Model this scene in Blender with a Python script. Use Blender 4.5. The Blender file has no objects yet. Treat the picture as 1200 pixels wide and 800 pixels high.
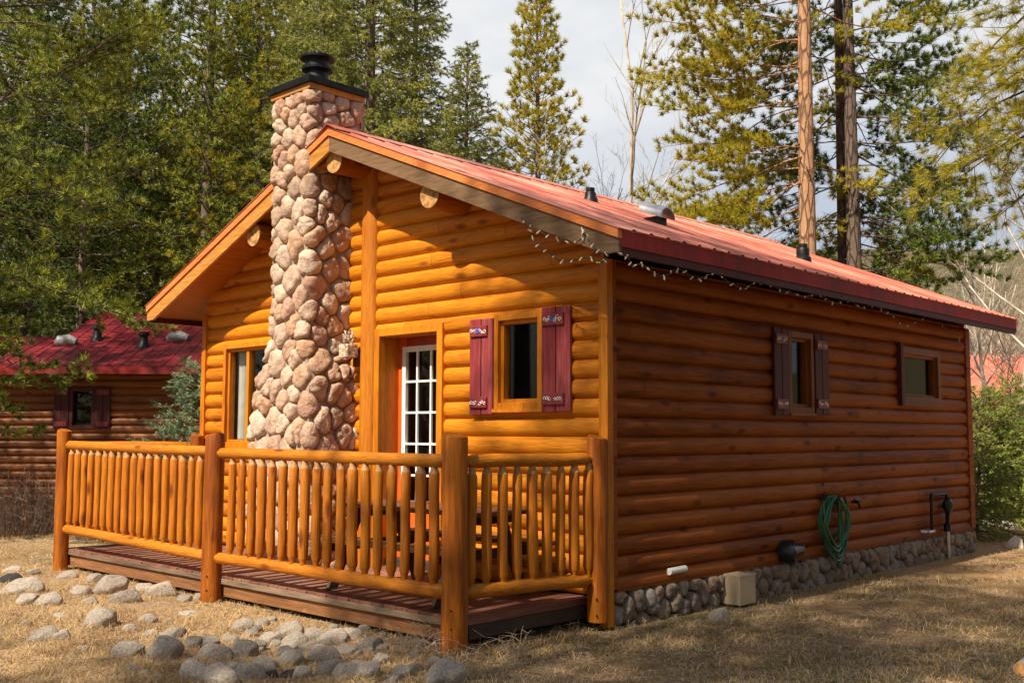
import bpy, math, random
import numpy as np
from mathutils import Vector, Matrix
R = random.Random(7)
NP = np.random.RandomState(11)
scene = bpy.context.scene
COL = scene.collection
rad = math.radians

# ------------------------------------------------------------------ camera
CAM = Vector((5.5188, -6.9764, 1.5884)); YAW, PIT, ROL, FPX = -0.7603, 0.0861, -0.0024, 1234.65
fw = Vector((math.sin(YAW), math.cos(YAW), 0)); rt = Vector((math.cos(YAW), -math.sin(YAW), 0)); up = Vector((0, 0, 1))
d2 = fw*math.cos(PIT)+up*math.sin(PIT); u2 = up*math.cos(PIT)-fw*math.sin(PIT)
ix = rt*math.cos(ROL)-u2*math.sin(ROL); iy = rt*math.sin(ROL)+u2*math.cos(ROL)
cam = bpy.data.cameras.new('camera'); camo = bpy.data.objects.new('camera', cam); COL.objects.link(camo)
m = Matrix.Identity(4)
for i in range(3): m[i][0] = ix[i]; m[i][1] = iy[i]; m[i][2] = -d2[i]; m[i][3] = CAM[i]
camo.matrix_world = m
cam.sensor_width = 36; cam.lens = 36*FPX/1200; cam.clip_end = 4000; cam.clip_start = .05
scene.camera = camo

def ray(px, py):
    return (ix*((px-600)/FPX) - iy*((py-400)/FPX) + d2)
def ground(px, py, z=0.0):
    d = ray(px, py); t = (z-CAM.z)/d.z
    return CAM+d*t
def far(px, dep, z=0.0):
    p = CAM+fw*dep+rt*((px-600)/FPX*dep); return Vector((p.x, p.y, z))
def hz(py, dep):            # height seen at that picture row at that distance
    return CAM.z+(507-py)/FPX*dep

# ------------------------------------------------------------------ world, light
world = bpy.data.worlds.new('World'); scene.world = world; world.use_nodes = True
nt = world.node_tree; N = nt.nodes; L = nt.links
bg = N['Background']
SUNV = Vector((.075, -1, 1.15)).normalized()
elev = math.asin(SUNV.z); azim = math.atan2(SUNV.x, SUNV.y)
sky = N.new('ShaderNodeTexSky'); sky.sky_type = 'NISHITA'; sky.sun_disc = False
sky.sun_elevation = elev; sky.sun_rotation = azim; sky.air_density = 1.2; sky.dust_density = 2
tc = N.new('ShaderNodeTexCoord')
mp = N.new('ShaderNodeMapping'); mp.inputs['Scale'].default_value = (1, 1, 2.2); L.new(tc.outputs['Generated'], mp.inputs['Vector'])
nz = N.new('ShaderNodeTexNoise'); nz.inputs['Scale'].default_value = 3.2; nz.inputs['Detail'].default_value = 7; nz.inputs['Roughness'].default_value = .55
L.new(mp.outputs['Vector'], nz.inputs['Vector'])
r1 = N.new('ShaderNodeValToRGB'); r1.color_ramp.elements[0].position = .36; r1.color_ramp.elements[1].position = .6
r1.color_ramp.elements[0].color = (5.6, 6.1, 6.9, 1); r1.color_ramp.elements[1].color = (7.9, 8.0, 8.1, 1)
L.new(nz.outputs['Fac'], r1.inputs['Fac'])
nz2 = N.new('ShaderNodeTexNoise'); nz2.inputs['Scale'].default_value = 1.6; nz2.inputs['Detail'].default_value = 5
L.new(mp.outputs['Vector'], nz2.inputs['Vector'])
r2 = N.new('ShaderNodeValToRGB'); r2.color_ramp.elements[0].position = .30; r2.color_ramp.elements[1].position = .42
r2.color_ramp.elements[0].color = (.55, .55, .55, 1); r2.color_ramp.elements[1].color = (1, 1, 1, 1)
L.new(nz2.outputs['Fac'], r2.inputs['Fac'])
dt_ = N.new('ShaderNodeVectorMath'); dt_.operation = 'DOT_PRODUCT'; L.new(tc.outputs['Generated'], dt_.inputs[0]); dt_.inputs[1].default_value = (-.45, .87, -.1)
cr_ = N.new('ShaderNodeMapRange'); cr_.inputs['From Min'].default_value = -.25; cr_.inputs['From Max'].default_value = .35; L.new(dt_.outputs['Value'], cr_.inputs['Value'])
cm_ = N.new('ShaderNodeMath'); cm_.operation = 'MULTIPLY'; L.new(cr_.outputs[0], cm_.inputs[0]); L.new(r2.outputs['Color'], cm_.inputs[1])
mx = N.new('ShaderNodeMixRGB'); L.new(cm_.outputs[0], mx.inputs['Fac']); L.new(sky.outputs['Color'], mx.inputs[1])
sz = N.new('ShaderNodeSeparateXYZ'); L.new(tc.outputs['Generated'], sz.inputs[0])
ea = N.new('ShaderNodeMapRange'); ea.interpolation_type = 'SMOOTHSTEP'; ea.inputs['From Min'].default_value = .36; ea.inputs['From Max'].default_value = .10; L.new(sz.outputs['Z'], ea.inputs['Value'])
dr2 = N.new('ShaderNodeVectorMath'); dr2.operation = 'DOT_PRODUCT'; L.new(tc.outputs['Generated'], dr2.inputs[0]); dr2.inputs[1].default_value = (rt.x, rt.y, 0)
eb = N.new('ShaderNodeMapRange'); eb.interpolation_type = 'SMOOTHSTEP'; eb.inputs['From Min'].default_value = -.05; eb.inputs['From Max'].default_value = .30; L.new(dr2.outputs['Value'], eb.inputs['Value'])
em = N.new('ShaderNodeMath'); em.operation = 'MULTIPLY'; L.new(ea.outputs[0], em.inputs[0]); L.new(eb.outputs[0], em.inputs[1])
bank = N.new('ShaderNodeMixRGB'); L.new(em.outputs[0], bank.inputs['Fac']); L.new(r1.outputs['Color'], bank.inputs[1]); bank.inputs[2].default_value = (4.3, 5.0, 6.1, 1)
L.new(bank.outputs[0], mx.inputs[2])
L.new(mx.outputs['Color'], bg.inputs['Color']); bg.inputs['Strength'].default_value = .072
sun = bpy.data.lights.new('sun', 'SUN'); sun.energy = 5.0; sun.angle = rad(.55); sun.color = (1, .88, .70)
suno = bpy.data.objects.new('sun', sun); COL.objects.link(suno); suno.rotation_euler = SUNV.to_track_quat('Z', 'Y').to_euler()
suno.location = (0, -20, 25)
scene.view_settings.view_transform = 'Standard'; scene.view_settings.look = 'None'; scene.view_settings.gamma = 1
scene.view_settings.exposure = .62
scene.render.engine = 'CYCLES'
scene.cycles.use_denoising = True; scene.cycles.max_bounces = 7; scene.cycles.transparent_max_bounces = 12
scene.cycles.sample_clamp_indirect = 6

# ------------------------------------------------------------------ materials
def newmat(name):
    m = bpy.data.materials.new(name); m.use_nodes = True
    return m, m.node_tree.nodes, m.node_tree.links, m.node_tree.nodes['Principled BSDF']
def ramp(N, stops):
    r = N.new('ShaderNodeValToRGB'); e = r.color_ramp.elements
    e[0].position, e[0].color = stops[0][0], (*stops[0][1], 1); e[1].position, e[1].color = stops[-1][0], (*stops[-1][1], 1)
    for p, c in stops[1:-1]:
        k = e.new(p); k.color = (*c, 1)
    return r
def mixc(N, L, fac, a, b, mode='MIX'):
    x = N.new('ShaderNodeMixRGB'); x.blend_type = mode
    for s, v in ((0, fac), (1, a), (2, b)):
        if isinstance(v, (int, float)): x.inputs[s].default_value = v
        elif isinstance(v, tuple): x.inputs[s].default_value = (*v, 1)
        else: L.new(v, x.inputs[s])
    return x.outputs[0]
def mth(N, L, op, a, b=None, c=None):
    x = N.new('ShaderNodeMath'); x.operation = op
    for s, v in enumerate((a, b, c)):
        if v is None: continue
        if isinstance(v, (int, float)): x.inputs[s].default_value = v
        else: L.new(v, x.inputs[s])
    return x.outputs[0]
def bump(N, L, P, h, dist=.01, strength=.6):
    b = N.new('ShaderNodeBump'); b.inputs['Strength'].default_value = strength; b.inputs['Distance'].default_value = dist
    L.new(h, b.inputs['Height']); L.new(b.outputs[0], P.inputs['Normal'])

def wood(name, cols, axis='X', rough=.42, coat=.15, knots=True, row=None, scale=1., bmp=.5, weather=None, rowvar=.5, spec=.3):
    """cols: dark, mid, light. axis = grain direction. row=(z0, e): per-log tone with butt joints."""
    m, N, L, P = newmat(name)
    t = N.new('ShaderNodeTexCoord')
    sc = {'X': (.7, 9, 9), 'Y': (9, .7, 9), 'Z': (9, 9, .7)}[axis]
    mp = N.new('ShaderNodeMapping'); mp.inputs['Scale'].default_value = tuple(s*scale for s in sc); L.new(t.outputs['Object'], mp.inputs[0])
    n1 = N.new('ShaderNodeTexNoise'); n1.inputs['Scale'].default_value = 3.; n1.inputs['Detail'].default_value = 6; n1.inputs['Distortion'].default_value = .6
    L.new(mp.outputs[0], n1.inputs[0])
    n2 = N.new('ShaderNodeTexNoise'); n2.inputs['Scale'].default_value = 1.1; n2.inputs['Detail'].default_value = 3
    L.new(t.outputs['Object'], n2.inputs[0])
    n3 = N.new('ShaderNodeTexNoise'); n3.inputs['Scale'].default_value = 11; n3.inputs['Detail'].default_value = 4
    L.new(mp.outputs[0], n3.inputs[0])
    f = mth(N, L, 'ADD', mth(N, L, 'MULTIPLY', n1.outputs[0], .6), mth(N, L, 'MULTIPLY', n2.outputs[0], .4))
    if row:
        sp = N.new('ShaderNodeSeparateXYZ'); L.new(t.outputs['Object'], sp.inputs[0])
        k = mth(N, L, 'FLOOR', mth(N, L, 'DIVIDE', mth(N, L, 'SUBTRACT', sp.outputs['Z'], row[0]), row[1]))
        w = N.new('ShaderNodeTexWhiteNoise'); w.noise_dimensions = '1D'; L.new(k, w.inputs['W'])
        u = mth(N, L, 'DIVIDE', mth(N, L, 'ADD', sp.outputs[axis], mth(N, L, 'MULTIPLY', w.outputs[0], 9)), 3.7)
        fl = mth(N, L, 'FLOOR', u); fr = mth(N, L, 'FRACT', u)
        w2 = N.new('ShaderNodeTexWhiteNoise'); w2.noise_dimensions = '2D'
        cb = N.new('ShaderNodeCombineXYZ'); L.new(k, cb.inputs[0]); L.new(fl, cb.inputs[1]); L.new(cb.outputs[0], w2.inputs['Vector'])
        tone = w2.outputs['Value']
        joint = mth(N, L, 'LESS_THAN', fr, .0012)
        f = mth(N, L, 'ADD', f, mth(N, L, 'MULTIPLY', mth(N, L, 'SUBTRACT', tone, .5), .22*rowvar*2))
    else:
        g = N.new('ShaderNodeNewGeometry')
        f = mth(N, L, 'ADD', f, mth(N, L, 'MULTIPLY', mth(N, L, 'SUBTRACT', g.outputs['Random Per Island'], .5), .25*rowvar*2))
    r = ramp(N, [(.3, cols[0]), (.5, cols[1]), (.72, cols[2])]); L.new(f, r.inputs[0])
    c = r.outputs[0]
    s = ramp(N, [(.42, (.72, .62, .5)), (.56, (1, 1, 1))]); L.new(n3.outputs[0], s.inputs[0])
    c = mixc(N, L, .55, c, mixc(N, L, 1, c, s.outputs[0], 'MULTIPLY'))
    if knots:
        ks = {'X': (2.2, 6, 6), 'Y': (6, 2.2, 6), 'Z': (6, 6, 2.2)}[axis]
        m2 = N.new('ShaderNodeMapping'); m2.inputs['Scale'].default_value = ks; L.new(t.outputs['Object'], m2.inputs[0])
        v = N.new('ShaderNodeTexVoronoi'); v.inputs['Scale'].default_value = .9; L.new(m2.outputs[0], v.inputs[0])
        kr = ramp(N, [(.05, (.2, .12, .08)), (.13, (.55, .42, .33)), (.2, (1, 1, 1))]); L.new(v.outputs['Distance'], kr.inputs[0])
        c = mixc(N, L, .85, c, mixc(N, L, 1, c, kr.outputs[0], 'MULTIPLY'))
    if row:
        c = mixc(N, L, joint, c, (.03, .01, .004))
    if weather:
        n4 = N.new('ShaderNodeTexNoise'); n4.inputs['Scale'].default_value = 2.3; n4.inputs['Detail'].default_value = 8; n4.inputs['Roughness'].default_value = .7
        L.new(t.outputs['Object'], n4.inputs[0])
        wr = ramp(N, [(weather[1], (0, 0, 0)), (weather[1]+.12, (1, 1, 1))]); L.new(n4.outputs[0], wr.inputs[0])
        c = mixc(N, L, mth(N, L, 'MULTIPLY', wr.outputs[0], weather[2]), c, weather[0])
    L.new(c, P.inputs['Base Color'])
    rr = mth(N, L, 'MULTIPLY_ADD', n3.outputs[0], .3, rough-.12); L.new(rr, P.inputs['Roughness'])
    P.inputs['Coat Weight'].default_value = coat*.4; P.inputs['Coat Roughness'].default_value = .35; P.inputs['Specular IOR Level'].default_value = spec
    bump(N, L, P, mth(N, L, 'ADD', n3.outputs[0], n1.outputs[0]), .006, bmp)
    return m

def plain(name, col, rough=.6, metal=0., var=.15, sc=6., bmp=.2, island=0., coat=0., spec=None, detail=5, bdist=.01):
    m, N, L, P = newmat(name)
    t = N.new('ShaderNodeTexCoord')
    n = N.new('ShaderNodeTexNoise'); n.inputs['Scale'].default_value = sc; n.inputs['Detail'].default_value = detail; L.new(t.outputs['Object'], n.inputs[0])
    f = n.outputs[0]
    if island:
        g = N.new('ShaderNodeNewGeometry'); f = mth(N, L, 'ADD', f, mth(N, L, 'MULTIPLY', mth(N, L, 'SUBTRACT', g.outputs['Random Per Island'], .5), island))
    lo = tuple(max(0, c*(1-var*1.6)) for c in col); hi = tuple(min(1, c*(1+var*1.4)) for c in col)
    r = ramp(N, [(.3, lo), (.7, hi)]); L.new(f, r.inputs[0]); L.new(r.outputs[0], P.inputs['Base Color'])
    P.inputs['Roughness'].default_value = rough; P.inputs['Metallic'].default_value = metal
    P.inputs['Coat Weight'].default_value = coat
    if spec is not None: P.inputs['Specular IOR Level'].default_value = spec
    bump(N, L, P, n.outputs[0], bdist, bmp)
    return m

E_ = .165; Z0 = 9.42*E_            # log exposure, a log joint
ROW = (Z0-20*E_, E_)
OR3 = ((.36, .095, .005), (.60, .205, .008), (.70, .27, .012))
M = {}
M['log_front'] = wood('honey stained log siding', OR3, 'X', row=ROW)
M['log_side_shaded'] = wood('shade darkened log siding', ((.145, .031, .003), (.275, .068, .006), (.37, .105, .009)), 'Y', row=ROW, spec=.16, coat=0, rough=.55)  # front siding again, with the side wall's shade put into the stain
M['trim_x'] = wood('stained trim board', OR3, 'X', knots=False)
M['trim_z'] = wood('stained upright board', OR3, 'Z', knots=False)
M['trim_y'] = wood('stained board along', OR3, 'Y', knots=False)
M['pole'] = wood('peeled pole stained honey', ((.23, .055, .004), (.45, .138, .007), (.56, .20, .012)), 'Z', scale=.9, coat=0, rough=.52, bmp=.9, rowvar=.7)
M['pole_x'] = wood('peeled rail stained honey', ((.23, .055, .004), (.45, .138, .007), (.56, .20, .012)), 'X', coat=0, rough=.52, bmp=.9, rowvar=.7)
M['pole_y'] = wood('peeled rail stained honey lengthwise', ((.23, .055, .004), (.45, .138, .007), (.56, .20, .012)), 'Y', coat=0, rough=.52, bmp=.9, rowvar=.7)
M['end_grain'] = plain('cut pole end', (.50, .26, .09), .7, var=.35, sc=22, bmp=.6)
M['shaved'] = plain('pale shaved tenon', (.46, .24, .09), .6, var=.3, sc=12)
M['trim_shade'] = wood('shade darkened window trim', ((.13, .035, .006), (.21, .06, .009), (.28, .09, .014)), 'Z', knots=False, spec=.2)  # window trim with the shade of the long wall mixed into its colour
M['rake'] = wood('weathered shadowed rake board', ((.15, .085, .045), (.22, .135, .075), (.27, .18, .11)), 'X', rough=.6, coat=0, knots=False)  # weathered tone, darkened further for the shadow lying on the board
M['rake_l'] = wood('stained rake board', ((.42, .17, .03), (.58, .27, .06), (.6, .33, .11)), 'X', rough=.5, knots=False, weather=((.28, .22, .15), .56, .8))
M['drip'] = wood('orange roof edge strip', ((.62, .17, .05), (.76, .24, .07), (.8, .3, .1)), 'X', rough=.4, knots=False, rowvar=.1)
M['soffit'] = wood('soffit boards', ((.30, .08, .012), (.45, .14, .02), (.55, .2, .03)), 'Y', row=None, knots=False)
M['deck'] = wood('red brown deck boards', ((.13, .055, .038), (.22, .095, .065), (.32, .16, .11)), 'Y', rough=.7, coat=0, knots=False, weather=((.30, .25, .21), .55, .6))
M['deck_edge'] = wood('weathered deck edge', ((.10, .07, .05), (.20, .14, .10), (.34, .26, .19)), 'X', rough=.8, coat=0, knots=False)
M['deck_beam'] = wood('peeling deck beam', ((.17, .075, .03), (.28, .13, .055), (.40, .20, .09)), 'X', rough=.8, coat=0, knots=False, weather=((.42, .30, .17), .6, .8))
M['beam_dark'] = wood('dark deck beam', ((.05, .035, .028), (.08, .055, .04), (.11, .08, .06)), 'Y', rough=.8, coat=0, knots=False)
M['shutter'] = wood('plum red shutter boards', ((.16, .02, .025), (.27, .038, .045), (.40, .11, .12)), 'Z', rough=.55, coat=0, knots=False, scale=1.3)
M['shutter_side'] = wood('shade darkened maroon boards', ((.05, .012, .012), (.085, .018, .018), (.12, .03, .03)), 'Z', rough=.55, coat=0, knots=False)  # shutter red darkened for the shaded side; other dark boards share it
M['bracket'] = plain('maroon shutter bracket', (.22, .03, .035), .5, var=.3, sc=30)
M['bracket_white'] = plain('white painted scroll', (.75, .70, .66), .6)
M['bracket_blue'] = plain('blue painted flower', (.06, .12, .5), .5)
M['door'] = wood('orange red door', ((.60, .09, .015), (.74, .13, .02), (.8, .17, .03)), 'Z', rough=.35, knots=False, rowvar=.1)
M['door_shadowed'] = plain('door red in shadow', (.38, .03, .02), .4)  # same door, the shadow at its top put into a darker red
M['white'] = plain('white painted frame', (.80, .79, .76), .45, var=.04)
M['metal_black'] = plain('black metal', (.018, .018, .02), .45, .6, var=.4, sc=20)
M['chrome'] = plain('grey galvanized metal', (.45, .45, .46), .38, .8, var=.15)
M['hood_grey'] = plain('dull grey vent hood', (.26, .26, .27), .6, .3, var=.3, sc=15)
M['brass'] = plain('brass handle', (.55, .4, .2), .3, .9)
M['mortar'] = plain('mortar between stones', (.36, .28, .215), .95, sc=30, bmp=.8)
M['mortar_dark'] = plain('dark mortar', (.035, .028, .022), .95, sc=30, bmp=.8)
M['hose'] = plain('green garden hose', (.012, .13, .06), .35, var=.3, sc=40)
M['plastic_black'] = plain('black plastic', (.015, .018, .022), .3)
M['beige'] = plain('beige metal box', (.46, .36, .24), .5, var=.06)
M['pvc'] = plain('white pvc', (.74, .72, .68), .4, var=.05)
M['cable'] = plain('dark green light wire', (.01, .03, .018), .5)
M['bulb'] = plain('frosted bulb', (.78, .70, .55), .15, var=.02)
M['curtain'] = plain('white curtain', (.78, .78, .76), .9, var=.05)
M['pane_brown'] = plain('brown behind pane', (.22, .12, .06), .9, var=.3)
M['interior'] = plain('dark interior', (.025, .02, .017), .9)
M['lamp_stone'] = plain('carved pale wood', (.5, .38, .28), .7, var=.5, sc=35, bmp=1)
M['grey_wood'] = wood('picnic table wood', ((.12, .05, .025), (.2, .085, .04), (.3, .14, .07)), 'X', rough=.65, coat=0)

def stone_mat(name, stops, rough=.85, b=.9):
    m, N, L, P = newmat(name)
    t = N.new('ShaderNodeTexCoord'); g = N.new('ShaderNodeNewGeometry')
    n = N.new('ShaderNodeTexNoise'); n.inputs['Scale'].default_value = 9; n.inputs['Detail'].default_value = 9; n.inputs['Roughness'].default_value = .65; L.new(t.outputs['Object'], n.inputs[0])
    n2 = N.new('ShaderNodeTexNoise'); n2.inputs['Scale'].default_value = 45; n2.inputs['Detail'].default_value = 5; L.new(t.outputs['Object'], n2.inputs[0])
    r = ramp(N, stops); L.new(g.outputs['Random Per Island'], r.inputs[0])
    s = ramp(N, [(.3, (.55, .48, .43)), (.55, (1, 1, 1)), (.75, (1.15, 1.12, 1.08))]); L.new(n.outputs[0], s.inputs[0])
    c = mixc(N, L, 1, r.outputs[0], s.outputs[0], 'MULTIPLY')
    s2 = ramp(N, [(.35, (.7, .68, .66)), (.5, (1, 1, 1))]); L.new(n2.outputs[0], s2.inputs[0])
    c = mixc(N, L, .6, c, mixc(N, L, 1, c, s2.outputs[0], 'MULTIPLY'))
    L.new(c, P.inputs['Base Color']); P.inputs['Roughness'].default_value = rough
    bump(N, L, P, mth(N, L, 'ADD', n.outputs[0], mth(N, L, 'MULTIPLY', n2.outputs[0], .4)), .025, b)
    return m
M['stone'] = stone_mat('warm river stone', [(0, (.46, .31, .22)), (.15, (.60, .44, .33)), (.35, (.46, .26, .18)), (.5, (.66, .52, .41)), (.65, (.52, .36, .27)), (.82, (.60, .36, .22)), (1, (.38, .29, .24))])
M['stone_dark'] = stone_mat('grey brown river stone', [(0, (.26, .20, .15)), (.25, (.34, .27, .21)), (.5, (.22, .17, .14)), (.75, (.30, .20, .14)), (1, (.24, .22, .21))])
def rock_mat(name, a, b):
    m, N, L, P = newmat(name)
    t = N.new('ShaderNodeTexCoord'); oi = N.new('ShaderNodeObjectInfo')
    mp = N.new('ShaderNodeVectorMath'); mp.operation = 'ADD'; L.new(t.outputs['Object'], mp.inputs[0]); L.new(oi.outputs['Random'], mp.inputs[1])
    n = N.new('ShaderNodeTexNoise'); n.inputs['Scale'].default_value = 7; n.inputs['Detail'].default_value = 9; n.inputs['Roughness'].default_value = .7; L.new(mp.outputs[0], n.inputs[0])
    n2 = N.new('ShaderNodeTexNoise'); n2.inputs['Scale'].default_value = 60; n2.inputs['Detail'].default_value = 4; L.new(t.outputs['Object'], n2.inputs[0])
    r = ramp(N, [(.35, a), (.65, b)]); L.new(n.outputs[0], r.inputs[0])
    s2 = ramp(N, [(.35, (.6, .58, .56)), (.55, (1, 1, 1))]); L.new(n2.outputs[0], s2.inputs[0])
    c = mixc(N, L, 1, r.outputs[0], s2.outputs[0], 'MULTIPLY')
    v = mth(N, L, 'MULTIPLY_ADD', oi.outputs['Random'], .5, .72)
    cc = N.new('ShaderNodeVectorMath'); cc.operation = 'SCALE'; L.new(c, cc.inputs[0]); L.new(v, cc.inputs['Scale'])
    L.new(cc.outputs[0], P.inputs['Base Color']); P.inputs['Roughness'].default_value = .9
    bump(N, L, P, mth(N, L, 'ADD', n.outputs[0], mth(N, L, 'MULTIPLY', n2.outputs[0], .3)), .03, .9)
    return m
M['rock'] = rock_mat('grey field rock', (.36, .295, .235), (.74, .65, .55))
M['rock_pale'] = rock_mat('pale field rock', (.5, .45, .38), (.72, .68, .6))
M['rock_black'] = rock_mat('dark field rock', (.035, .035, .037), (.09, .085, .085))

def roof_mat(name, a, b, c_, fade=.5, rough=.38):
    m, N, L, P = newmat(name)
    t = N.new('ShaderNodeTexCoord')
    mp = N.new('ShaderNodeMapping'); mp.inputs['Scale'].default_value = (.6, 5, .6); L.new(t.outputs['Object'], mp.inputs[0])
    n = N.new('ShaderNodeTexNoise'); n.inputs['Scale'].default_value = 1.6; n.inputs['Detail'].default_value = 8; n.inputs['Roughness'].default_value = .65; L.new(mp.outputs[0], n.inputs[0])
    n2 = N.new('ShaderNodeTexNoise'); n2.inputs['Scale'].default_value = .9; n2.inputs['Detail'].default_value = 6; L.new(t.outputs['Object'], n2.inputs[0])
    f = mth(N, L, 'ADD', mth(N, L, 'MULTIPLY', n.outputs[0], .55), mth(N, L, 'MULTIPLY', n2.outputs[0], .45))
    r = ramp(N, [(.40, a), (.5, b), (.60, c_)]); L.new(f, r.inputs[0]); L.new(r.outputs[0], P.inputs['Base Color'])
    P.inputs['Metallic'].default_value = .1
    n5 = N.new('ShaderNodeTexNoise'); n5.inputs['Scale'].default_value = 38; n5.inputs['Detail'].default_value = 6; n5.inputs['Roughness'].default_value = .8; L.new(t.outputs['Object'], n5.inputs[0])
    lr = ramp(N, [(.60, (0, 0, 0)), (.66, (1, 1, 1))]); L.new(mth(N, L, 'ADD', mth(N, L, 'MULTIPLY', n5.outputs[0], .75), mth(N, L, 'MULTIPLY', n2.outputs[0], .28)), lr.inputs[0])
    L.new(mixc(N, L, mth(N, L, 'MULTIPLY', lr.outputs[0], .55), r.outputs[0], (.10, .05, .03)), P.inputs['Base Color'])
    L.new(mth(N, L, 'MULTIPLY_ADD', n.outputs[0], .5, rough-.2), P.inputs['Roughness'])
    bump(N, L, P, n.outputs[0], .006, .35)
    return m
M['roof'] = roof_mat('faded red metal roofing', (.28, .055, .035), (.52, .145, .09), (.70, .30, .21))
M['roof_crimson'] = roof_mat('crimson metal roofing', (.09, .008, .016), (.17, .012, .022), (.30, .03, .035))
M['roof_orange'] = roof_mat('orange red metal roofing', (.62, .14, .08), (.72, .2, .12), (.75, .26, .17))
M['fascia'] = roof_mat('dark red eave trim', (.16, .010, .012), (.30, .016, .018), (.42, .035, .03), rough=.65)
M['bark_red'] = plain('orange pine bark', (.42, .22, .12), .9, var=.55, sc=5, bmp=1, detail=9, bdist=.06)
M['bark_dark'] = plain('dark pine bark', (.13, .085, .065), .9, var=.5, sc=5, bmp=1, detail=9, bdist=.05)
M['bark_grey'] = plain('grey forest bark', (.16, .115, .085), .9, var=.5, sc=5, bmp=.8)
M['bark_pale'] = plain('pale bare bark', (.48, .42, .35), .85, var=.25, sc=5)
M['bark_tan'] = plain('tan bare twigs', (.40, .33, .25), .9, var=.3, sc=2)

def bark(name, cols, sc=1.):
    m, N, L, P = newmat(name)
    t = N.new('ShaderNodeTexCoord'); mp = N.new('ShaderNodeMapping'); mp.inputs['Scale'].default_value = (11*sc, 11*sc, 2.6*sc); L.new(t.outputs['Object'], mp.inputs[0])
    n = N.new('ShaderNodeTexNoise'); n.inputs['Scale'].default_value = 2.2; n.inputs['Detail'].default_value = 9; n.inputs['Roughness'].default_value = .7; L.new(mp.outputs[0], n.inputs[0])
    ad = N.new('ShaderNodeMixRGB'); ad.inputs[0].default_value = .25; L.new(mp.outputs[0], ad.inputs[1]); L.new(n.outputs['Color'], ad.inputs[2])
    v = N.new('ShaderNodeTexVoronoi'); v.feature = 'DISTANCE_TO_EDGE'; v.inputs['Scale'].default_value = 1.1; L.new(ad.outputs[0], v.inputs[0])
    r = ramp(N, [(.3, cols[1]), (.7, cols[2])]); L.new(n.outputs[0], r.inputs[0])
    k = ramp(N, [(.0, (1, 1, 1)), (.12, (0, 0, 0))]); L.new(v.outputs['Distance'], k.inputs[0])
    c = mixc(N, L, mth(N, L, 'MULTIPLY', k.outputs[0], .8), r.outputs[0], cols[0]); L.new(c, P.inputs['Base Color']); P.inputs['Roughness'].default_value = .95
    bump(N, L, P, mth(N, L, 'SUBTRACT', n.outputs[0], k.outputs[0]), .03, 1.)
    return m
M['bark_red'] = bark('orange pine bark', ((.13, .06, .035), (.36, .18, .09), (.56, .33, .19)))
M['bark_dark'] = bark('dark pine bark', ((.035, .022, .018), (.11, .07, .05), (.20, .14, .11)))
def leaf_mat(name, stops, trans=.3, rough=.55):
    m, N, L, P = newmat(name)
    g = N.new('ShaderNodeNewGeometry'); t = N.new('ShaderNodeTexCoord')
    n = N.new('ShaderNodeTexNoise'); n.inputs['Scale'].default_value = 1.3; n.inputs['Detail'].default_value = 4; L.new(t.outputs['Object'], n.inputs[0])
    oi = N.new('ShaderNodeObjectInfo')
    f = mth(N, L, 'ADD', mth(N, L, 'MULTIPLY', g.outputs['Random Per Island'], .45), mth(N, L, 'MULTIPLY_ADD', n.outputs[0], 1.1, -.28))
    f = mth(N, L, 'ADD', f, mth(N, L, 'MULTIPLY_ADD', oi.outputs['Random'], .24, -.12))
    r = ramp(N, stops); L.new(f, r.inputs[0]); L.new(r.outputs[0], P.inputs['Base Color']); P.inputs['Roughness'].default_value = rough
    P.inputs['Specular IOR Level'].default_value = .3
    tr = N.new('ShaderNodeBsdfTranslucent'); L.new(r.outputs[0], tr.inputs[0])
    mxs = N.new('ShaderNodeMixShader'); mxs.inputs[0].default_value = trans
    L.new(P.outputs[0], mxs.inputs[1]); L.new(tr.outputs[0], mxs.inputs[2]); L.new(mxs.outputs[0], N['Material Output'].inputs[0])
    return m
M['pine'] = leaf_mat('pine needles', [(.12, (.03, .055, .016)), (.38, (.15, .20, .03)), (.6, (.38, .41, .045)), (.92, (.62, .57, .08))], .18)  # wide colour spread carries shade contrast and sunlit tips
M['pine_yellow'] = leaf_mat('yellow green pine needles', [(.05, (.10, .11, .02)), (.3, (.28, .27, .03)), (.6, (.48, .42, .035)), (.95, (.58, .44, .06))], .38)
M['pine_dark'] = leaf_mat('deep green pine needles', [(.12, (.018, .04, .016)), (.40, (.08, .13, .026)), (.63, (.26, .30, .04)), (.93, (.50, .48, .06))], .16)
M['spruce'] = leaf_mat('spruce needles', [(.1, (.05, .075, .025)), (.40, (.23, .26, .06)), (.7, (.44, .44, .10)), (1, (.56, .50, .14))])
M['spruce_blue'] = leaf_mat('blue green spruce needles', [(.1, (.08, .13, .08)), (.45, (.26, .36, .21)), (.9, (.48, .56, .32))])
M['bush'] = leaf_mat('bush leaves', [(.1, (.05, .09, .025)), (.45, (.19, .26, .055)), (.9, (.44, .45, .11))])
M['bush_rust'] = leaf_mat('rusty bush leaves', [(.1, (.12, .07, .02)), (.5, (.35, .17, .03)), (1, (.5, .3, .05))])
M['straw'] = leaf_mat('dry straw grass', [(.1, (.24, .14, .06)), (.4, (.50, .33, .15)), (.75, (.70, .49, .23)), (1, (.80, .62, .32))], .2, .8)
M['green_grass'] = leaf_mat('short green grass', [(.1, (.07, .08, .015)), (.5, (.16, .16, .03)), (1, (.28, .24, .06))], .25, .8)
M['weed'] = leaf_mat('dead weed stalks', [(.1, (.26, .18, .12)), (.5, (.40, .30, .21)), (1, (.55, .44, .32))], .1, .8)
M['shrub_dry'] = leaf_mat('dry shrub twigs', [(.1, (.16, .10, .08)), (.5, (.30, .2, .15)), (1, (.5, .38, .26))], .1, .8)

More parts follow.
